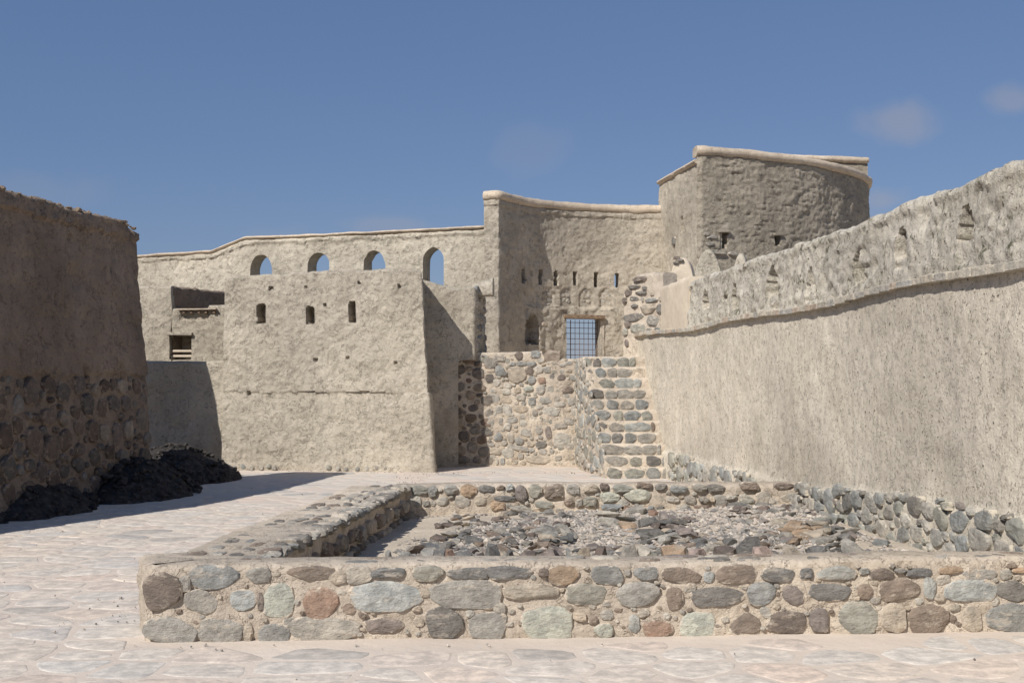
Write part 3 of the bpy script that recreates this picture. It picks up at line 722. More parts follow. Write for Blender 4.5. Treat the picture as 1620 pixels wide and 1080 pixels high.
masonry(ba, BA, 2.05, zb-.05, .16, .11, fill=.42, pal=('lg', 'tan', 'lg', 'g'), dep=.02, u0=ub0+.35, u1=BA.hit(1000)[0], sink=-.05, gap=.02,
        ok=lambda u, z: not (door[0]-.1 < u < door[1]+.12 and z < door[3]+.15) and not (BA.hit(828)[0] < u < BA.hit(858)[0]))
# door: wooden lintel and jamb posts, iron grille
lz = door[3]
pa, na = surf(BA, door[0], lz); pb, nb_ = surf(BA, door[1], lz)
beam('lintel', ba, pa+na*.02+Vector((-.06, 0, .02)), pb+nb_*.02+Vector((.06, 0, .02)), .24, .085, M['wood'])
beam('jamb', ba, Vector((pb.x+.05, pb.y-.02, 1.95)), Vector((pb.x+.05, pb.y-.02, lz-.03)), .1, .05, M['adobe_bast'])
gr = thing('iron_grille', (pa.x, pa.y+.15, 2.0), 'rusty iron grille filling the doorway in the curved wall', 'grille')
ga = Vector((pa.x+.02, pa.y+.16, 0)); gb = Vector((pb.x-.03, pb.y+.16, 0))
for k in range(8):
    z_ = 2.02+k*.118; beam('crossbar', gr, ga+Vector((0, 0, z_)), gb+Vector((0, 0, z_)), .012, .012, M['iron'], 0)
for k in range(8):
    q = ga.lerp(gb, .03+k/7*.94); w_ = .018 if k == 1 else .011
    beam('upright_bar', gr, q+Vector((0, -.012, 1.97)), q+Vector((0, -.012, lz-.04)), w_, w_, M['iron'], 0)

# ================================================================== ROUND TOWER
tw = thing('round_tower', (5, 27, 0), 'round grey brown mud tower with pale rounded coping', 'tower')
FL = Path([(3.28, 28.5), (3.72, 25.62)])
wall('flank_wall', FL, 0, 5.93, .5, M['adobe'], tw, res=.035, seed=17, topnoise=.01, rnd=.02,
     recess=[(inarch(FL.rect(1076.5, 1082, 342, 366), 1.5), .2)])
coping('flank_coping', FL, 5.91, .07, .55, .13, M['coping'], tw)
face_stone(tw, *surf(FL, *FL.uz(1067, 382)), .22, .2, .05, colvar(PAL['dg']))
TP = Path([(3.72, 25.50), (3.80, 25.46), (5.45, 26.2), (6.75, 27.25), (7.7, 28.4), (8.33, 29.6), (8.5, 31.4), (8.2, 33)], 1)
TP.p[0] = (3.68, 25.5)
wall('tower_wall', TP, 0, 6.08, .55, M['adobe_tower'], tw, res=.03, extra=course, seed=18, topnoise=.02, rnd=.02, amp=((.6, .04), (.07, .018)),
     recess=[(inrect(TP.rect(1139.5, 1151, 368, 393)), .4), (inrect(TP.rect(1226, 1233, 373, 388)), .4)])
coping('coping', TP, 6.06, .08, .6, .22, M['coping'], tw, tilt=-.02)
for (x0, x1, y_) in ((1138, 1152, 366), (1225, 1235, 371)):
    beam('slit_lintel', tw, onp(TP, x0-2, y_, .0), onp(TP, x1+2, y_, .0), .12, .05, M['adobe_tower'])
px_stones(tw, TP, [(1118, 1136, 372, 378, 'g'), (1116, 1130, 383, 389, 'g'), (1120, 1137, 395, 400, 'gg'), (1152, 1170, 399, 405, 'g'), (1120, 1150, 398, 402, 'lg'), (1112, 1122, 368, 373, 'g')], 0, 0, 1, dep=.035)
BK = Path([(4.6, 30.2), (8.62, 31.0)])
wall('rear_parapet', BK, 4, 6.85, .4, M['adobe_tower'], tw, res=.06, seed=19, topnoise=.01)
coping('rear_coping', BK, 6.82, .08, .5, .17, M['coping'], tw)

# ================================================================== RECESS WALL BESIDE THE BLOCK
rw = thing('recess_wall', (-1.2, 23.4, 0), 'mud wall in the corner right of the block, half in shadow', 'wall')
RP = Path([(-1.85, 23.30), (-.70, 23.42), (-.66, 23.46), (-.50, 24.4)])
wall('wall_body', RP, 0, lambda u: np.interp(u, [0, .2, .45, .8, 1.15, RP.L], [3.50, 3.42, 3.36, 3.28, 3.30, 3.30]), .3, M['adobe'], rw, res=.03, seed=23, topnoise=.02, rnd=.05, batter=.0,
     holes=[lambda s, z: (s > .86) & (z < 1.95)])
masonry(rw, RP, 2.1, 3.25, .2, .16, fill=.75, pal=('dg', 'g', 'bl'), dep=.03, u0=1.3, u1=RP.L, sink=.0)
px_stones(rw, RP, [(752, 766, 455, 470, 'bl'), (753, 764, 475, 490, 'lg')], 0, 0, 1, dep=.04)
tn = thing('plaster_hump', (-.5, 23.7, 3), 'rounded pale plaster hump against the end of the high curved wall', 'plaster')
HPp = Path([(-.74, 23.62), (-.36, 23.6)])
wall('hump_body', HPp, 3.16, lambda u: 3.36+.12*np.clip(u/HPp.L, 0, 1), .55, M['adobe_arc'], tn, res=.03, seed=24, rnd=.16)

# ================================================================== TERRACE + STAIRCASE
te = thing('terrace_wall', (.2, 23.6, 0), 'rubble stone retaining wall left of the steep staircase', 'wall')
TE = Path([(-1.25, 23.62), (1.30, 23.58)])
wall('wall_body', TE, -.05, lambda u: np.interp(u, [0, TE.hit(775)[0], TE.hit(858)[0], TE.hit(862)[0], TE.L], [2.12, 2.10, 2.12, 1.99, 1.97]), .7, M['mortar'], te, res=.03, seed=25,
     topnoise=.012, rnd=.03, amp=((.4, .02), (.12, .022), (.05, .012)))
lst = [(205,262,290,335,'gg'),(287,355,293,330,'g'),(410,457,277,322,'dbr'),(500,555,270,308,'bl'),(577,670,268,328,'br'),(385,415,333,355,'bl'),(420,478,330,355,'bl'),(480,530,330,357,'bl'),
 (300,350,350,410,'bl'),(375,475,362,455,'tan'),(470,520,362,405,'dbr'),(487,527,412,458,'bl'),(335,370,385,415,'dkb'),(575,615,358,395,'g'),(610,640,402,432,'dg'),(652,700,398,440,'dbr'),
 (727,765,405,440,'g'),(545,585,420,455,'ru'),(535,583,470,518,'g'),(590,635,465,515,'lg'),(680,745,468,512,'dbr'),(460,515,470,500,'pg'),(490,530,535,580,'bl'),(555,625,530,573,'g'),
 (575,665,590,640,'lg'),(710,750,535,580,'g'),(345,395,575,640,'lg'),(405,490,580,620,'tan'),(510,540,605,640,'g'),(530,570,695,745,'g'),(585,620,700,770,'pu'),(640,710,680,715,'g'),
 (630,730,730,810,'lg'),(530,590,782,825,'dg'),(295,340,730,780,'bl'),(370,405,730,790,'lg'),(412,460,762,800,'bl'),(480,620,865,912,'tan'),(335,405,825,880,'lg'),(430,460,850,885,'g'),
 (300,320,880,920,'lg'),(330,355,880,920,'bl'),(640,680,865,895,'g'),(610,635,830,855,'g'),(370,490,808,835,'g'),(320,345,650,690,'g'),(660,700,345,360,'g'),(700,740,330,350,'bl'),(560,600,860,862,'g'),
 (290,330,430,470,'lg'),(340,390,485,520,'lg'),(420,470,520,550,'lg'),(640,700,560,590,'lg'),(300,340,585,625,'g'),(440,480,660,700,'lg'),(350,390,680,720,'lg'),(700,755,790,830,'g'),(690,750,650,690,'g')]
occ = px_stones(te, TE, [q for q in lst if q[3]-q[2] > 5], 700, 480, 3.6, dep=.025, sink=.0, rollv=.2, grow=1.12)
rubble(te, TE, .02, 2.0, (.07, .24), 190, ('lg', 'tan', 'lg', 'g', 'tan', 'gg'), dep=.02, u0=TE.hit(776)[0], u1=TE.hit(915)[0], sink=.004, seed=9, occ=occ)
rubble(te, TE, .05, 2.05, (.09, .24), 50, ('g', 'g', 'br', 'tan', 'dg'), dep=.025, meshes=FACE_DK, lift=.9, u0=.2, u1=TE.hit(776)[0], seed=8)  # darker stone copy where the block's shadow falls, shade in the colour
# terrace deck
deck = grid_sheet('terrace_deck', -1.2, 4.2, 23.75, 28.6, .3, lambda X, Y: 0*X+1.93, M['ground']); tag(deck, kind='structure')

st = thing('stone_staircase', (1.9, 21.5, 0), 'steep narrow staircase of grey stones beside the right wall', 'staircase')
NS = 11; RISE = .1815; TR = .165
rows = [[(945,1018),(1045,1140),(1165,1240),(1255,1285)], [(930,1045),(1072,1132),(1165,1240),(1255,1280)], [(905,1028),(1040,1130),(1142,1215),(1225,1243)],
 [(880,955),(968,1025),(1045,1098),(1120,1205)], [(875,935),(952,1028),(1052,1180),(1190,1208)], [(835,950),(972,1025),(1040,1125),(1140,1190)],
 [(835,915),(942,1000),(1020,1085),(1105,1165)], [(822,912),(930,990),(1003,1083),(1092,1150)], [(810,862),(893,972),(990,1078),(1090,1130)],
 [(795,855),(875,925),(945,990),(997,1075)], [(785,845),(860,900),(915,980),(1000,1055),(1065,1095)]]
for k in range(NS):
    y_ = 20.68+TR*k; xl = 1.53-.178*TR*k; xr = 2.66-.168*TR*k+ (.0)
    pth = Path([(xl, y_), (xr, y_-.01)])
    wall('step', pth, k*RISE-(.03 if k == 0 else .012), (k+1)*RISE, 3.2-TR*k if k > 7 else .55, M['mortar'], st, res=.032, seed=30+k, rnd=.03, topnoise=.008, amp=((.3, .01), (.09, .016)))
    for (a_, b_) in rows[k]:
        ua, ub_ = pth.hit(700+a_/3.6)[0], pth.hit(700+b_/3.6)[0]
        if ub_-ua < .03: continue
        p_, n_ = surf(pth, (ua+ub_)/2, (k+.5)*RISE-.014)
        face_stone(st, p_-n_*.012, n_, (ub_-ua)*1.3, RISE*random.uniform(.98, 1.10), .03, colvar(PAL[random.choices(('bl', 'g', 'dg', 'gg', 'lb', 'pu', 'br'), (3, 5, 3, 5, 2, 1, 1))[0]], .15, 1.1), name='riser_stone', roll=random.uniform(-.05, .05), meshes=FACE_ST)
# left cheek of the stairs
SP = Path([(1.17, 23.7), (1.22, 22.5), (1.525, 20.70)])
stair_top = lambda u: np.clip(np.floor((SP.pos(u)[..., 1]-20.66)/TR+1), 1, NS)*RISE-.01
wall('cheek', SP, -.03, stair_top, .5, M['mortar'], st, res=.035, seed=44, rnd=.02, topnoise=.0, amp=((.3, .015), (.09, .015)))
rubble(st, SP, .02, lambda u: float(stair_top(np.array(u)))-.02, (.10, .34), 150, ('bl', 'lb', 'gg', 'g', 'lg', 'lg'), dep=.025, seed=12, asp=(.45, .9))

# ================================================================== RIGHT WALL
rt = thing('rampart_wall', (3.1, 14, 0), 'long pale plastered rampart on the right, with eroded parapet and stone footing', 'wall')
RW = Path([(2.17, 23.6), (2.24, 22.5), (2.56, 20.6), (2.78, 18), (3.13, 13.8), (3.33, 9.83), (3.50, 7.6), (3.75, 4.8), (4.2, .5), (4.3, -2)], 1)
ZC = 2.385
uP = float(np.interp(-19.6, -RW.p[:, 1], RW.c))
def rext(U, Z, B):
    up = Z > ZC
    Bs = B*np.array([1, .6, 1]); bl = np.abs(fbm(Bs, .10, 3, 88)); ero = -.10*np.clip(fbm(Bs, .2, 3, 99)-.2, 0, 1)
    d_ = np.where(up, .05*(bl-.25)+ero*1.3-.01, 0)
    lip = np.where(Z > 3.0+.03*n1(U, .25, 9), .015+.02*fbm(B, .12, 2, 14), 0)
    bow = .05*n1(U, 3.0, 40)
    ft = np.interp(-B[..., 1], [-14, -12, -10, -8], [.46, .58, .66, .70])+.05*n1(U, .3, 77)
    foot = .05*np.clip((ft-Z)/.08, 0, 1)
    return d_+lip+bow+foot
def px_niche(x0, x1, y0, y1, dep): return (inarch(RW.rect(x0, x1, y0, y1), 2.2), dep)
nich = [px_niche(1506, 1530, 326, 378, .26), (inrect(RW.rect(1506, 1530, 376, 412)), .03), px_niche(1408, 1429, 358, 407, .24), (inrect(RW.rect(1411, 1430, 405, 428)), .03),
        px_niche(1268, 1278, 424, 451, .24), (inrect(RW.rect(1266, 1280, 449, 476)), .04), px_niche(1204, 1222, 420, 466, .2), (inrect(RW.rect(1206, 1222, 464, 482)), .03),
        px_niche(1104, 1114, 458, 489, .2), px_niche(1152, 1160, 450, 488, .2), (inrect(RW.rect(1138, 1146, 467, 474)), .10), px_niche(1338, 1352, 398, 447, .14)]
wall('wall_body', RW, -.05, lambda u: 3.10+.03*n1(u, 2.0, 4), .8, M['adobe_right'], rt, res=.03, batter=.012, extra=rext, seed=33, rnd=.07, topnoise=.035,
     holes=[lambda s, z: (s < uP-.05) & (z > ZC+.02)], recess=nich, amp=((.5, .018), (.16, .007), (.06, .005)))
# assign the parapet its own plaster by height
me = [c for c in rt.children if c.name.startswith('wall_body')][0].data; me.materials.append(M['adobe_para'])
cz = np.zeros(len(me.polygons)*3, np.float32); me.polygons.foreach_get('center', cz); cz = cz.reshape(-1, 3)
me.polygons.foreach_set('material_index', (cz[:, 2] > ZC).astype(np.int32)); me.update()
# cornice of small slabs
rc = random.Random(12); u_ = .05
while u_ < float(np.interp(-3.2, -RW.p[:, 1], RW.c)):
    w_ = rc.uniform(.16, .34); p_, n_ = surf(RW, u_+w_/2, ZC-.01+.02*math.sin(u_*1.1)+rc.uniform(-.004, .004)); bw = .05*float(n1(np.array([u_+w_/2]), 3.0, 40)[0])
    face_stone(rt, p_+n_*(.0+bw), n_, w_*1.03, rc.uniform(.055, .075), rc.uniform(.055, .068), colvar(rc.choice([(.50, .455, .37), (.50, .455, .37), (.38, .37, .34), (.46, .36, .27), (.5, .46, .38)]), .08, 1.0), name='cornice_stone', roll=rc.uniform(-.01, .01), meshes=SLAB); u_ += w_
# footing of boulders
uA = float(np.interp(-20.4, -RW.p[:, 1], RW.c)); uB = float(np.interp(-13.9, -RW.p[:, 1], RW.c)); uC = float(np.interp(-6.0, -RW.p[:, 1], RW.c))
dAt = lambda u: float(RW.pos(np.array(u))[1])
rubble(rt, RW, .02, lambda u: .45, (.12, .36), 60, ('bl', 'g', 'lb', 'gg', 'lg'), dep=.028, u0=uA, u1=uB, sink=-.05, seed=14, asp=(.5, .8), meshes=FACE_RW)
rubble(rt, RW, .10, lambda u: float(np.interp(dAt(u), [8, 10, 12, 14], [.72, .68, .60, .48])), (.11, .29), 260, ('g', 'dg', 'bl', 'pu', 'g', 'lg', 'g', 'bl', 'gg'), dep=.028, u0=uB, u1=uC, sink=-.052,
        seed=15, asp=(.45, .70), tight=.90, meshes=FACE_RW)
# plaster end panel and stone pier at its far end
pn = thing('plastered_wall', (2.5, 21, 2.4), 'smooth plaster patch between the stone pier and the eroded parapet', 'plaster wall')
PN = Path([(2.47, 21.25), (2.70, 19.55)])
wall('panel_body', PN, ZC-.02, lambda u: 3.14+.03*u/PN.L, .5, M['panel'], pn, res=.04, seed=51, rnd=.03, amp=((.5, .015), (.1, .006)))
pr = thing('stone_pier', (2.3, 22.7, 1.9), 'broken stone pier at the head of the stairs', 'stone pier')
PR = Path([(2.02, 23.15), (2.62, 22.15)])
wall('pier_body', PR, 1.9, lambda u: np.interp(u, [0, .25, .35, 1.2], [3.18, 3.34, 3.46, 3.46]), .3, M['mortar'], pr, res=.035, seed=52, rnd=.05, topnoise=.03)
px_stones(pr, PR, [(1125,1240,90,130,'dbr'),(1090,1180,155,190,'dg'),(1200,1240,165,200,'dg'),(1060,1115,190,250,'dbr'),(1150,1230,205,230,'dg'),(1265,1295,215,245,'tan'),(1040,1078,258,310,'dbr'),
 (1100,1175,248,288,'dg'),(1195,1210,255,290,'g'),(1230,1320,262,298,'bl'),(1330,1375,240,290,'tan'),(1115,1165,308,340,'dg'),(1195,1315,305,380,'tan'),(1320,1362,308,388,'dg'),(1050,1200,385,450,'dg'),
 (1060,1110,450,500,'dbr'),(1240,1330,402,485,'g'),(1340,1385,400,450,'br'),(1105,1228,470,545,'gg'),(1235,1278,495,538,'g'),(1305,1345,495,525,'bl'),(1050,1085,500,565,'gg'),(1060,1090,590,650,'pu')],
 780, 420, 5.0625, dep=.07, sink=.02, grow=1.15)
# humps behind the rampart
def hump(name, label, cx, cy, w, z0, z1, tp, mat, dep=.45, seed=1, stones=0):
    t_ = thing(name, (cx, cy, z0), label, 'plaster merlon')
    pth = Path([(cx-w/2, cy+.05), (cx+w/2, cy-.05)])
    if tp == 'dome':  top = lambda u: z0+(z1-z0)*(.35+.65*np.sqrt(np.clip(1-((u/pth.L-.5)*2)**2*.97, 0, 1)))
    else: top = lambda u: z0+(z1-z0)*(1-.25*np.clip(np.abs(u/pth.L-.5)*2, 0, 1)**3)
    wall('hump_body', pth, z0, top, dep, mat, t_, res=.03, seed=seed, rnd=.06, topnoise=.02)
    rr = random.Random(seed)
    for _ in range(stones):
        u = rr.uniform(.35, .9)*pth.L; z = z0+(z1-z0)*rr.uniform(.25, .75); p_, n_ = surf(pth, u, z)
        face_stone(t_, p_, n_, rr.uniform(.08, .16), rr.uniform(.06, .1), .035, colvar(PAL[rr.choice(('g', 'gg', 'lg', 'bl'))]), roll=rr.uniform(-.3, .3))
    return t_, pth
h1, hp = hump('plaster_merlon', 'squat plaster stub topped with dark stones, next to the stone pier', 2.98, 22.5, .40, 2.4, 3.74, 'flat', M['panel'], seed=61)
px_stones(h1, hp, [(1065, 1076, 405, 411, 'dbr'), (1071, 1082, 409, 415, 'dg'), (1064, 1074, 414, 418, 'dg')], 0, 0, 1, dep=.05)
hump('plaster_merlon', 'domed merlon with a stone studded face below the tower', 3.55, 23.2, .58, 2.4, 3.95, 'dome', M['adobe_arc'], seed=62, stones=16)
hump('plaster_merlon', 'small pale stub just showing above the rampart near the tower', 4.18, 23.4, .34, 2.4, 3.92, 'dome', M['adobe_arc'], seed=63)

# ================================================================== ENCLOSURE
fw = thing('low_stone_wall', (.8, 8, 0), 'low stone wall across the foreground, nearest the camera', 'wall')
FP = Path([(-2.42, 8.3), (-2.25, 7.86), (-2.19, 7.81), (-2.12, 7.80), (3.75, 8.18)])
ftop = lambda u: .465+.012*n1(u, .8, 3)
wall('wall_body', FP, -.03, ftop, .34, M['mortar'], fw, res=.022, seed=71, rnd=.035, topnoise=.014, amp=((.3, .014), (.10, .018), (.04, .012)))
K1 = [(50,270,160,415,'dbr'),(285,365,185,290,'g'),(370,700,115,268,'bl'),(760,935,130,230,'g'),(1055,1400,118,208,'br'),(1345,1478,150,238,'tan'),(1465,1650,120,235,'lg'),(330,550,280,450,'g'),
 (655,830,285,430,'lb'),(895,1095,245,465,'pg'),(1180,1415,275,480,'ru'),(60,380,480,680,'g'),(440,740,485,675,'g'),(860,1060,530,665,'bl'),(1110,1540,480,650,'lg'),(745,810,520,665,'tan'),(840,890,300,420,'pu')]
K2 = [(85,310,128,192,'dkb'),(375,590,115,215,'gg'),(630,890,128,202,'dkb'),(900,1200,113,207,'dkb'),(1270,1340,130,190,'dbr'),(1340,1550,115,240,'oc'),(-50,410,225,430,'lb'),(520,970,215,410,'g'),
 (1040,1390,240,345,'tan'),(1470,1745,240,380,'gg'),(40,290,480,580,'pu'),(480,715,405,615,'dg'),(790,1025,450,640,'g'),(1165,1485,410,635,'pg')]
K3 = [(75,285,120,235,'bl'),(370,540,125,210,'bl'),(578,835,125,235,'br'),(870,940,155,230,'lb'),(970,1225,110,230,'br'),(1290,1510,125,220,'dkb'),(1555,1640,130,200,'dkb'),
 (260,550,235,390,'g'),(610,715,262,415,'br'),(790,1130,262,395,'dg'),(1185,1375,235,385,'bl'),(1435,1575,250,385,'pu'),(90,220,525,620,'pg'),(330,410,460,580,'lb'),(445,640,500,610,'ru'),
 (710,930,450,610,'pg'),(1065,1265,445,590,'br'),(1335,1585,435,580,'dbr')]
K4 = [(165,415,105,205,'lb'),(450,515,125,170,'bl'),(520,685,125,205,'dbr'),(700,780,130,160,'g'),(795,955,130,185,'dkb'),(1015,1175,120,165,'oc'),(1190,1410,130,215,'g'),(1540,1640,125,160,'oc'),
 (95,380,240,350,'dkb'),(440,540,240,340,'br'),(600,860,205,355,'br'),(905,990,195,335,'lb'),(1065,1400,215,355,'lb'),(1430,1640,215,360,'dg'),(95,215,415,575,'pu'),(310,575,375,585,'gg'),
 (610,775,380,580,'tan'),(805,1080,395,590,'br'),(1180,1310,400,580,'tan'),(1370,1700,385,580,'bl'),(1720,1900,200,340,'br'),(1760,1980,390,570,'g'),(1700,1860,120,180,'bl')]
occ = []
for K_, ox in ((K1, 220), (K2, 570), (K3, 920), (K4, 1260)): occ += px_stones(fw, FP, K_, ox, 870, 4.5, dep=.017, grow=1.18, sink=-.002, rollv=.06)
rubble(fw, FP, .02, .44, (.035, .10), 110, ('lg', 'tan', 'g', 'lg', 'tan', 'br'), dep=.014, occ=occ, u0=.55, seed=31, tight=1.0)
# flat stones bedded in the wall tops
def top_stones(parent, path, zt, width, wa, da, fill, pal, seed, u0=0, u1=None, h=.02, off0=0.04, lean=0.):
    rr = random.Random(seed); u1 = path.L if u1 is None else u1; rowsn = max(1, int(width/da)); n = 0
    for r_ in range(rowsn):
        u = u0+rr.uniform(0, wa)
        while u < u1:
            w = wa*rr.uniform(.5, 1.5)
            if rr.random() < fill:
                p_, n_ = surf(path, u+w/2 if u+w/2 < path.L else path.L, zt); t_ = Vector((-n_.y, n_.x, 0))
                pos = p_-n_*(off0+da*(r_+.5)+rr.uniform(-.02, .02))
                o = bpy.data.objects.new('stone', rr.choice(FACE)); COL.objects.link(o); o.parent = parent
                a = math.atan2(t_.y, t_.x)+rr.uniform(-.25, .25)
                o.matrix_basis = Matrix.Translation(pos-parent.location+Vector((0, 0, -.008))) @ Matrix.Rotation(a, 4, 'Z') @ Matrix.Rotation(R(90), 4, 'X') @ Matrix.Diagonal((w*.9, h, da*rr.uniform(.7, 1.05), 1))
                o.color = colvar(PAL[rr.choice(pal)], .15); n += 1
            u += w
    return n
top_stones(fw, FP, .465, .26, .2, .12, .55, ('bl', 'g', 'lg', 'dg', 'br', 'pu'), 5, u0=1.0, h=.014)

sw = thing('low_stone_wall', (-1.7, 11, 0), 'low wall running back on the left of the sunken plot, dark inner face', 'wall')
SW = Path([(-1.62, 8.1), (-1.50, 9.4), (-1.14, 13.7)])     # inner face looks right
wall('wall_body', SW, -.03, lambda u: .455+.01*n1(u, .5, 3), .62, M['mortar'], sw, res=.03, seed=74, rnd=.03, topnoise=.02, amp=((.3, .02), (.12, .035), (.05, .015)))
masonry(sw, SW, .04, .42, .22, .15, fill=.9, pal=('dg', 'br', 'g', 'dbr', 'tan'), dep=.05, gap=.02, sink=-.01, rollv=.3, count=90)
top_stones(sw, SW, .452, .6, .32, .13, .75, ('g', 'dg', 'tan', 'g', 'lg', 'br', 'bl', 'dg'), 6, h=.018, off0=.0)
rr9 = random.Random(44); u_ = .1
while u_ < SW.L:                                            # jagged stones along the inner lip
    w_ = rr9.uniform(.10, .26); p_, n_ = surf(SW, u_, .43)
    face_stone(sw, p_-n_*.02, n_, w_, rr9.uniform(.05, .09), .07, colvar(PAL[rr9.choice(('bl', 'dg', 'g', 'lg'))]), roll=rr9.uniform(-.4, .4)); u_ += w_*rr9.uniform(.8, 1.3)

rwall = thing('low_stone_wall', (1, 13.8, 0), 'low wall closing the far side of the plot, round stones along its top', 'wall')
RB = Path([(-1.25, 13.72), (3.12, 13.92)])
wall('wall_body', RB, -.03, lambda u: .465+.01*n1(u, .7, 5), .42, M['mortar'], rwall, res=.026, seed=76, rnd=.05, topnoise=.02, amp=((.35, .03), (.12, .03), (.05, .012)))
KB = [(225,295,120,160,'gg'),(295,335,125,165,'bl'),(360,415,120,155,'g'),(430,490,118,165,'oc'),(500,565,120,150,'dkb'),(570,605,118,138,'br'),(608,640,113,142,'lb'),(645,690,120,185,'pu'),(700,750,118,168,'gg'),
 (762,838,118,172,'br'),(850,902,115,160,'g'),(920,980,113,150,'tan'),(985,1020,112,142,'dbr'),(1035,1115,118,150,'gg'),(1128,1192,108,132,'br'),(1205,1250,115,140,'dg'),(1265,1335,120,152,'bl'),(1355,1410,115,142,'g'),
 (1412,1480,115,148,'dg'),(1545,1620,107,140,'br'),(560,645,160,185,'dkb'),(548,605,182,218,'oc'),(725,795,182,215,'gg'),(625,712,200,230,'g'),(840,880,175,200,'br'),(885,915,175,205,'g'),(918,970,165,205,'gg'),
 (985,1060,145,190,'pg'),(1080,1190,135,185,'pg'),(1250,1300,165,190,'lg'),(1380,1420,165,190,'g')]
occ = px_stones(rwall, RB, KB, 560, 720, 2.53, dep=.04, sink=.0, rollv=.12, grow=1.12)
px_stones(rwall, RB, [(885,1010,45,80,'dbr'),(630,695,112,135,'lg'),(720,790,112,160,'gg'),(860,900,120,165,'g'),(955,1020,95,140,'g'),(545,580,120,150,'tan')], 960, 750, 3.375, dep=.035)
rubble(rwall, RB, .2, .44, (.06, .2), 60, ('lg', 'tan', 'g', 'lg'), dep=.02, occ=occ, seed=21)

# floor of the plot
def fz(X, Y):
    p = np.stack([X, Y, 0*X], -1); base_ = np.interp(X, [-1.6, -.6, .5, 3.3], [.10, .15, .2, .24])
    return base_+.03*fbm(p, .6, 3, 4)+.012*fbm(p, .12, 2, 6)
fl = grid_sheet('plot_floor', -1.75, 3.75, 8.27, 13.95, .05, fz, M['soil']); tag(fl, kind='structure')
# gravel nobody could count
rgv = np.random.RandomState(5); NG = 26000
gx = rgv.uniform(-1.0, 3.1, NG); gy = rgv.uniform(8.6, 13.7, NG)
pp = np.stack([gx, gy, 0*gx], -1); dens = fbm(pp, .7, 3, 31)+np.where((gx > .5), .25, -.1)
k = dens > rgv.uniform(-.35, .55, NG); gx, gy = gx[k], gy[k]; n = len(gx)
sz = np.exp(rgv.normal(0, .45, n))*.014; sz = np.clip(sz, .006, .04)
octv = np.array([(1, 0, 0), (-1, 0, 0), (0, 1, 0), (0, -1, 0), (0, 0, .7), (0, 0, -.7)], float); octf = np.array([(0, 2, 4), (2, 1, 4), (1, 3, 4), (3, 0, 4), (2, 0, 5), (1, 2, 5), (3, 1, 5), (0, 3, 5)])
th = rgv.uniform(0, 6.28, n); ct, stt = np.cos(th), np.sin(th); vv = octv[None]*(1+rgv.uniform(-.3, .3, (n, 6, 1)))*sz[:, None, None]*np.array([1.3, 1., 1.])[None, None]
VX = vv[..., 0]*ct[:, None]-vv[..., 1]*stt[:, None]+gx[:, None]; VY = vv[..., 0]*stt[:, None]+vv[..., 1]*ct[:, None]+gy[:, None]; VZ = vv[..., 2]+fz(gx, gy)[:, None]+sz[:, None]*.25
VV = np.stack([VX, VY, VZ], -1).reshape(-1, 3); FF = (octf[None]+6*np.arange(n)[:, None, None]).reshape(-1, 3)
gv = link('gravel', mesh_np('gravel', VV, [FF], M['gravel'], smooth=False)); tag(gv, 'grey and tan gravel strewn over the plot floor', 'gravel', kind='stuff')

# ruined footings: rows of dark slabs
def gpt(px, py, z=.2):
    d = (EYE-z)*F/(py-HZ); return (px-810)/F*d, d
DP = ('dg', 'dg', 'pu', 'g', 'dbr', 'g', 'br', 'dkb', 'dg', 'tan')
def footing(label, polys, seed, front=()):
    cx = np.mean([q[0] for poly, *_ in polys for q in poly]) if polys else 900; cy = np.mean([q[1] for poly, *_ in polys for q in poly]) if polys else 880
    X0, Y0 = gpt(cx, cy); t_ = thing('ruined_footing', (X0, Y0, .2), label, 'ruined footing', 'ruined stone footings in the plot')
    rr = random.Random(seed)
    for (poly, cnt, smin, smax, zt, pal) in polys:
        g = [gpt(*q) for q in poly]; xs = [q[0] for q in g]; ys = [q[1] for q in g]; made = 0; tries = 0; placed = []
        while made < cnt and tries < cnt*30:
            tries += 1; x, y = rr.uniform(min(xs), max(xs)), rr.uniform(min(ys), max(ys)); ins = False
            for i in range(len(g)):
                x1, y1 = g[i]; x2, y2 = g[i-1]
                if (y1 > y) != (y2 > y) and x < (x2-x1)*(y-y1)/(y2-y1)+x1: ins = not ins
            if not ins: continue
            s_ = rr.uniform(smin, smax)
            if any(math.hypot(x-a, y-b_) < (s_+c_)*.36 for a, b_, c_ in placed): continue
            placed.append((x, y, s_))
            o = bpy.data.objects.new('stone', rr.choice(ROCK)); COL.objects.link(o); o.parent = t_
            hh = s_*rr.uniform(.32, .6)
            z_ = float(fz(np.array([x]), np.array([y]))[0])+hh*.0+rr.uniform(0, zt*.6)
            o.location = Vector((x, y, z_))-t_.location; o.rotation_euler = (rr.uniform(-.25, .25), rr.uniform(-.25, .25), rr.uniform(0, 6.28))
            o.scale = (s_*rr.uniform(1.0, 1.7), s_*rr.uniform(.7, 1.0), hh*1.3); o.color = colvar(PAL[rr.choice(pal)], .2); made += 1
    return t_
def placed_row(t_, lst, ox, oy, sc, dbase):
    for (x0, x1, y0, y1, c) in lst:
        ax, bx, ay, by = ox+x0/sc, ox+x1/sc, oy+y0/sc, oy+y1/sc; d = dbase+random.uniform(-.1, .1)
        X = ((ax+bx)/2-810)/F*d; w = (bx-ax)*d/F; z1 = EYE+(HZ-ay)*d/F; z0 = .12; h = z1-z0
        o = bpy.data.objects.new('stone', random.choice(ROCK)); COL.objects.link(o); o.parent = t_
        o.location = Vector((X, d+.12, (z0+z1)/2))-t_.location; o.rotation_euler = (random.uniform(-.1, .1), random.uniform(-.1, .1), random.uniform(-.2, .2))
        o.scale = (w*1.22, random.uniform(.22, .32), h*1.5); o.color = colvar(PAL[c], .08)
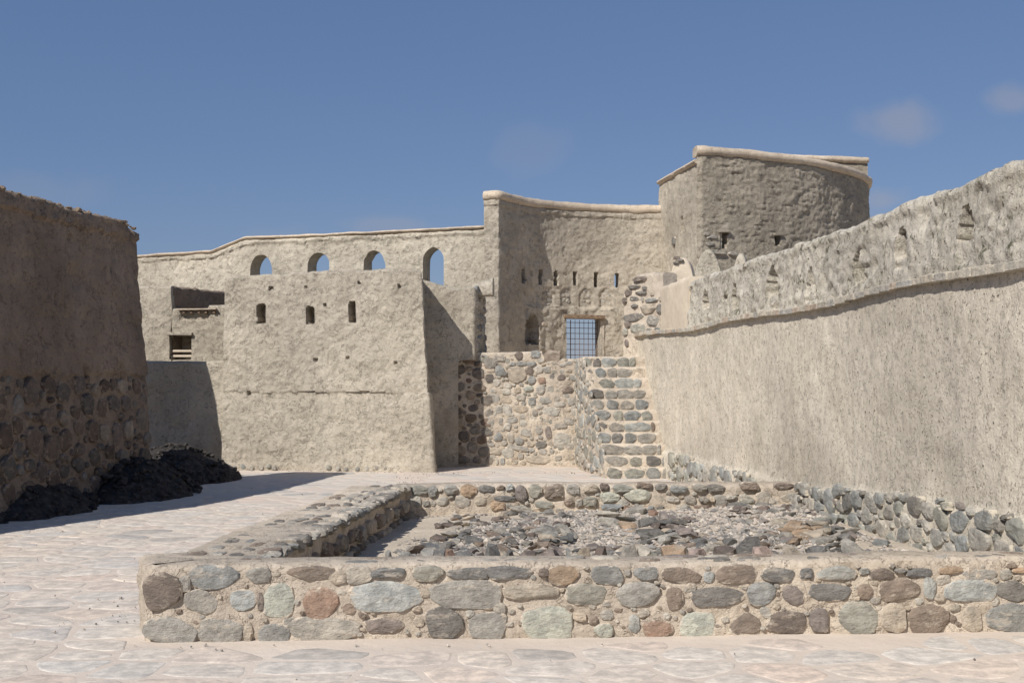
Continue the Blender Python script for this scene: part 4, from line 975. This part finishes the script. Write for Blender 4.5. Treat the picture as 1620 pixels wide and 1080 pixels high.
f1 = footing('row of large angular stones just behind the foreground wall', [([(605, 885), (1060, 885), (1060, 868), (640, 866)], 46, .10, .2, .03, DP), ([(1060, 885), (1385, 885), (1330, 860), (1080, 862)], 30, .10, .22, .04, DP)], 1)
placed_row(f1, [(170,225,380,430,'g'),(230,330,385,430,'g'),(370,490,375,430,'g'),(525,600,375,430,'ru'),(595,690,385,435,'dkb'),(755,860,345,430,'dg'),(700,780,395,430,'pu'),(865,940,385,430,'dg'),(945,1060,380,435,'pu'),(1065,1230,375,430,'pu'),(1235,1275,370,430,'g'),(1290,1390,365,430,'tan'),(1400,1500,360,430,'dbr')], 560, 770, 3.68, 9.35)
placed_row(f1, [(60,180,385,460,'g'),(170,235,390,450,'lg'),(240,300,420,455,'gg'),(310,435,385,460,'oc'),(440,570,410,460,'pk'),(575,725,395,465,'dbr'),(700,850,345,400,'dg'),(780,960,395,470,'pk'),(960,1080,385,465,'tan'),(1090,1200,390,450,'dg'),(1130,1240,410,465,'g'),(1280,1430,357,425,'g')], 960, 750, 3.375, 9.35)
footing('left footing of dark slabs near the shaded low wall', [([(640, 866), (885, 866), (890, 840), (700, 838)], 44, .08, .2, .06, DP), ([(690, 838), (905, 838), (900, 818), (800, 808), (700, 812)], 44, .09, .2, .03, DP),
         ([(780, 812), (900, 818), (880, 798), (800, 798)], 18, .09, .18, .03, DP), ([(860, 866), (905, 866), (905, 838), (860, 838)], 14, .1, .2, .1, DP)], 2)
footing('middle footing with rusty stones reaching the far low wall', [([(955, 838), (1040, 842), (1030, 790), (960, 790)], 34, .10, .22, .07, ('oc', 'g', 'ru', 'dg', 'lg', 'pu', 'tan', 'bl')), ([(1010, 868), (1095, 868), (1090, 828), (1020, 828)], 34, .10, .24, .09, ('dg', 'g', 'pu', 'dg', 'tan', 'dbr')),
         ([(1000, 806), (1160, 806), (1150, 792), (1010, 790)], 30, .08, .2, .03, DP)], 3)
footing('right footing curving past the foot of the rampart', [([(1130, 832), (1290, 836), (1290, 806), (1150, 800)], 34, .09, .2, .02, DP), ([(1235, 868), (1350, 866), (1330, 832), (1240, 836)], 36, .10, .25, .06, ('g', 'tan', 'dg', 'pu', 'gg', 'oc')),
         ([(1100, 866), (1230, 866), (1230, 850), (1110, 850)], 14, .08, .16, .0, DP)], 4)
# a few loose stones lying apart
for (px, py, s_, c_, lab) in [(830, 873, .0, 'g', ''), (722, 862, .10, 'pu', 'loose stone on bare soil left of the middle footing'), (568+160, 846, .09, 'dg', 'loose dark stone beside the left footing'),
                              (998, 845, .07, 'oc', 'loose ochre stone right of the left footing'), (1180, 847, .06, 'dkb', 'lone black stone on the gravel between two footings'), (1262, 812, .12, 'g', 'loose flat stone close to the far right corner of the plot'),
                              (1395, 872, .13, 'bl', 'blue grey slab lying on sand near the rampart foot'), (905, 835, .06, 'lg', 'pale loose stone on sand in the middle of the plot')]:
    if not s_: continue
    x, y = gpt(px, py, .2); o = bpy.data.objects.new('loose_stone', random.choice(ROCK)); COL.objects.link(o)
    o.location = (x, y, float(fz(np.array([x]), np.array([y]))[0])+s_*.15); o.scale = (s_*1.5, s_, s_*.8); o.rotation_euler = (0, .1, random.uniform(0, 3)); o.color = colvar(PAL[c_]); tag(o, lab, 'stone')
# grit and chips fallen on the paving along the walls
rp = random.Random(91); VV, TT = [], []
for k in range(520):
    if k < 50: x, y = rp.uniform(-2.3, 3.3), 7.72-abs(rp.gauss(0, .12)); y += .065*(x+2.2)
    elif k < 330: y = rp.uniform(8, 22); x = -2.5+.09*(y-8)-abs(rp.gauss(0, .3))
    elif k < 420: x = rp.uniform(-4.6, 1.2); y = 21.9-.16*(x+1.4)*(x < -1.4)-abs(rp.gauss(0, .12))
    else: y = rp.uniform(6.6, 20); x = rp.uniform(-.4, .4)*y; 
    if 7.7 < y < 14.3 and x > -2.35+.09*(y-7.8): continue
    s_ = min(.05, .010+.012*rp.random()**2+.02*rp.random()**8); me = rp.choice(ROCK); rot = Matrix.Rotation(rp.uniform(0, 6), 3, 'Z'); b0 = len(VV)
    for v in me.vertices: q = rot @ (v.co*s_); VV.append((x+q.x, y+q.y, .012+q.z))
    for f in me.polygons: TT.append([b0+i for i in f.vertices][:3])
o = link('stone_chips', mesh_np('stone_chips', np.array(VV), [np.array(TT)], M['gravel'], smooth=False)); tag(o, 'tiny stone chips scattered on the paving', 'stone chips', kind='stuff')
print('objects', len(bpy.data.objects), 'left stones', nL, 'cells', len(cells))
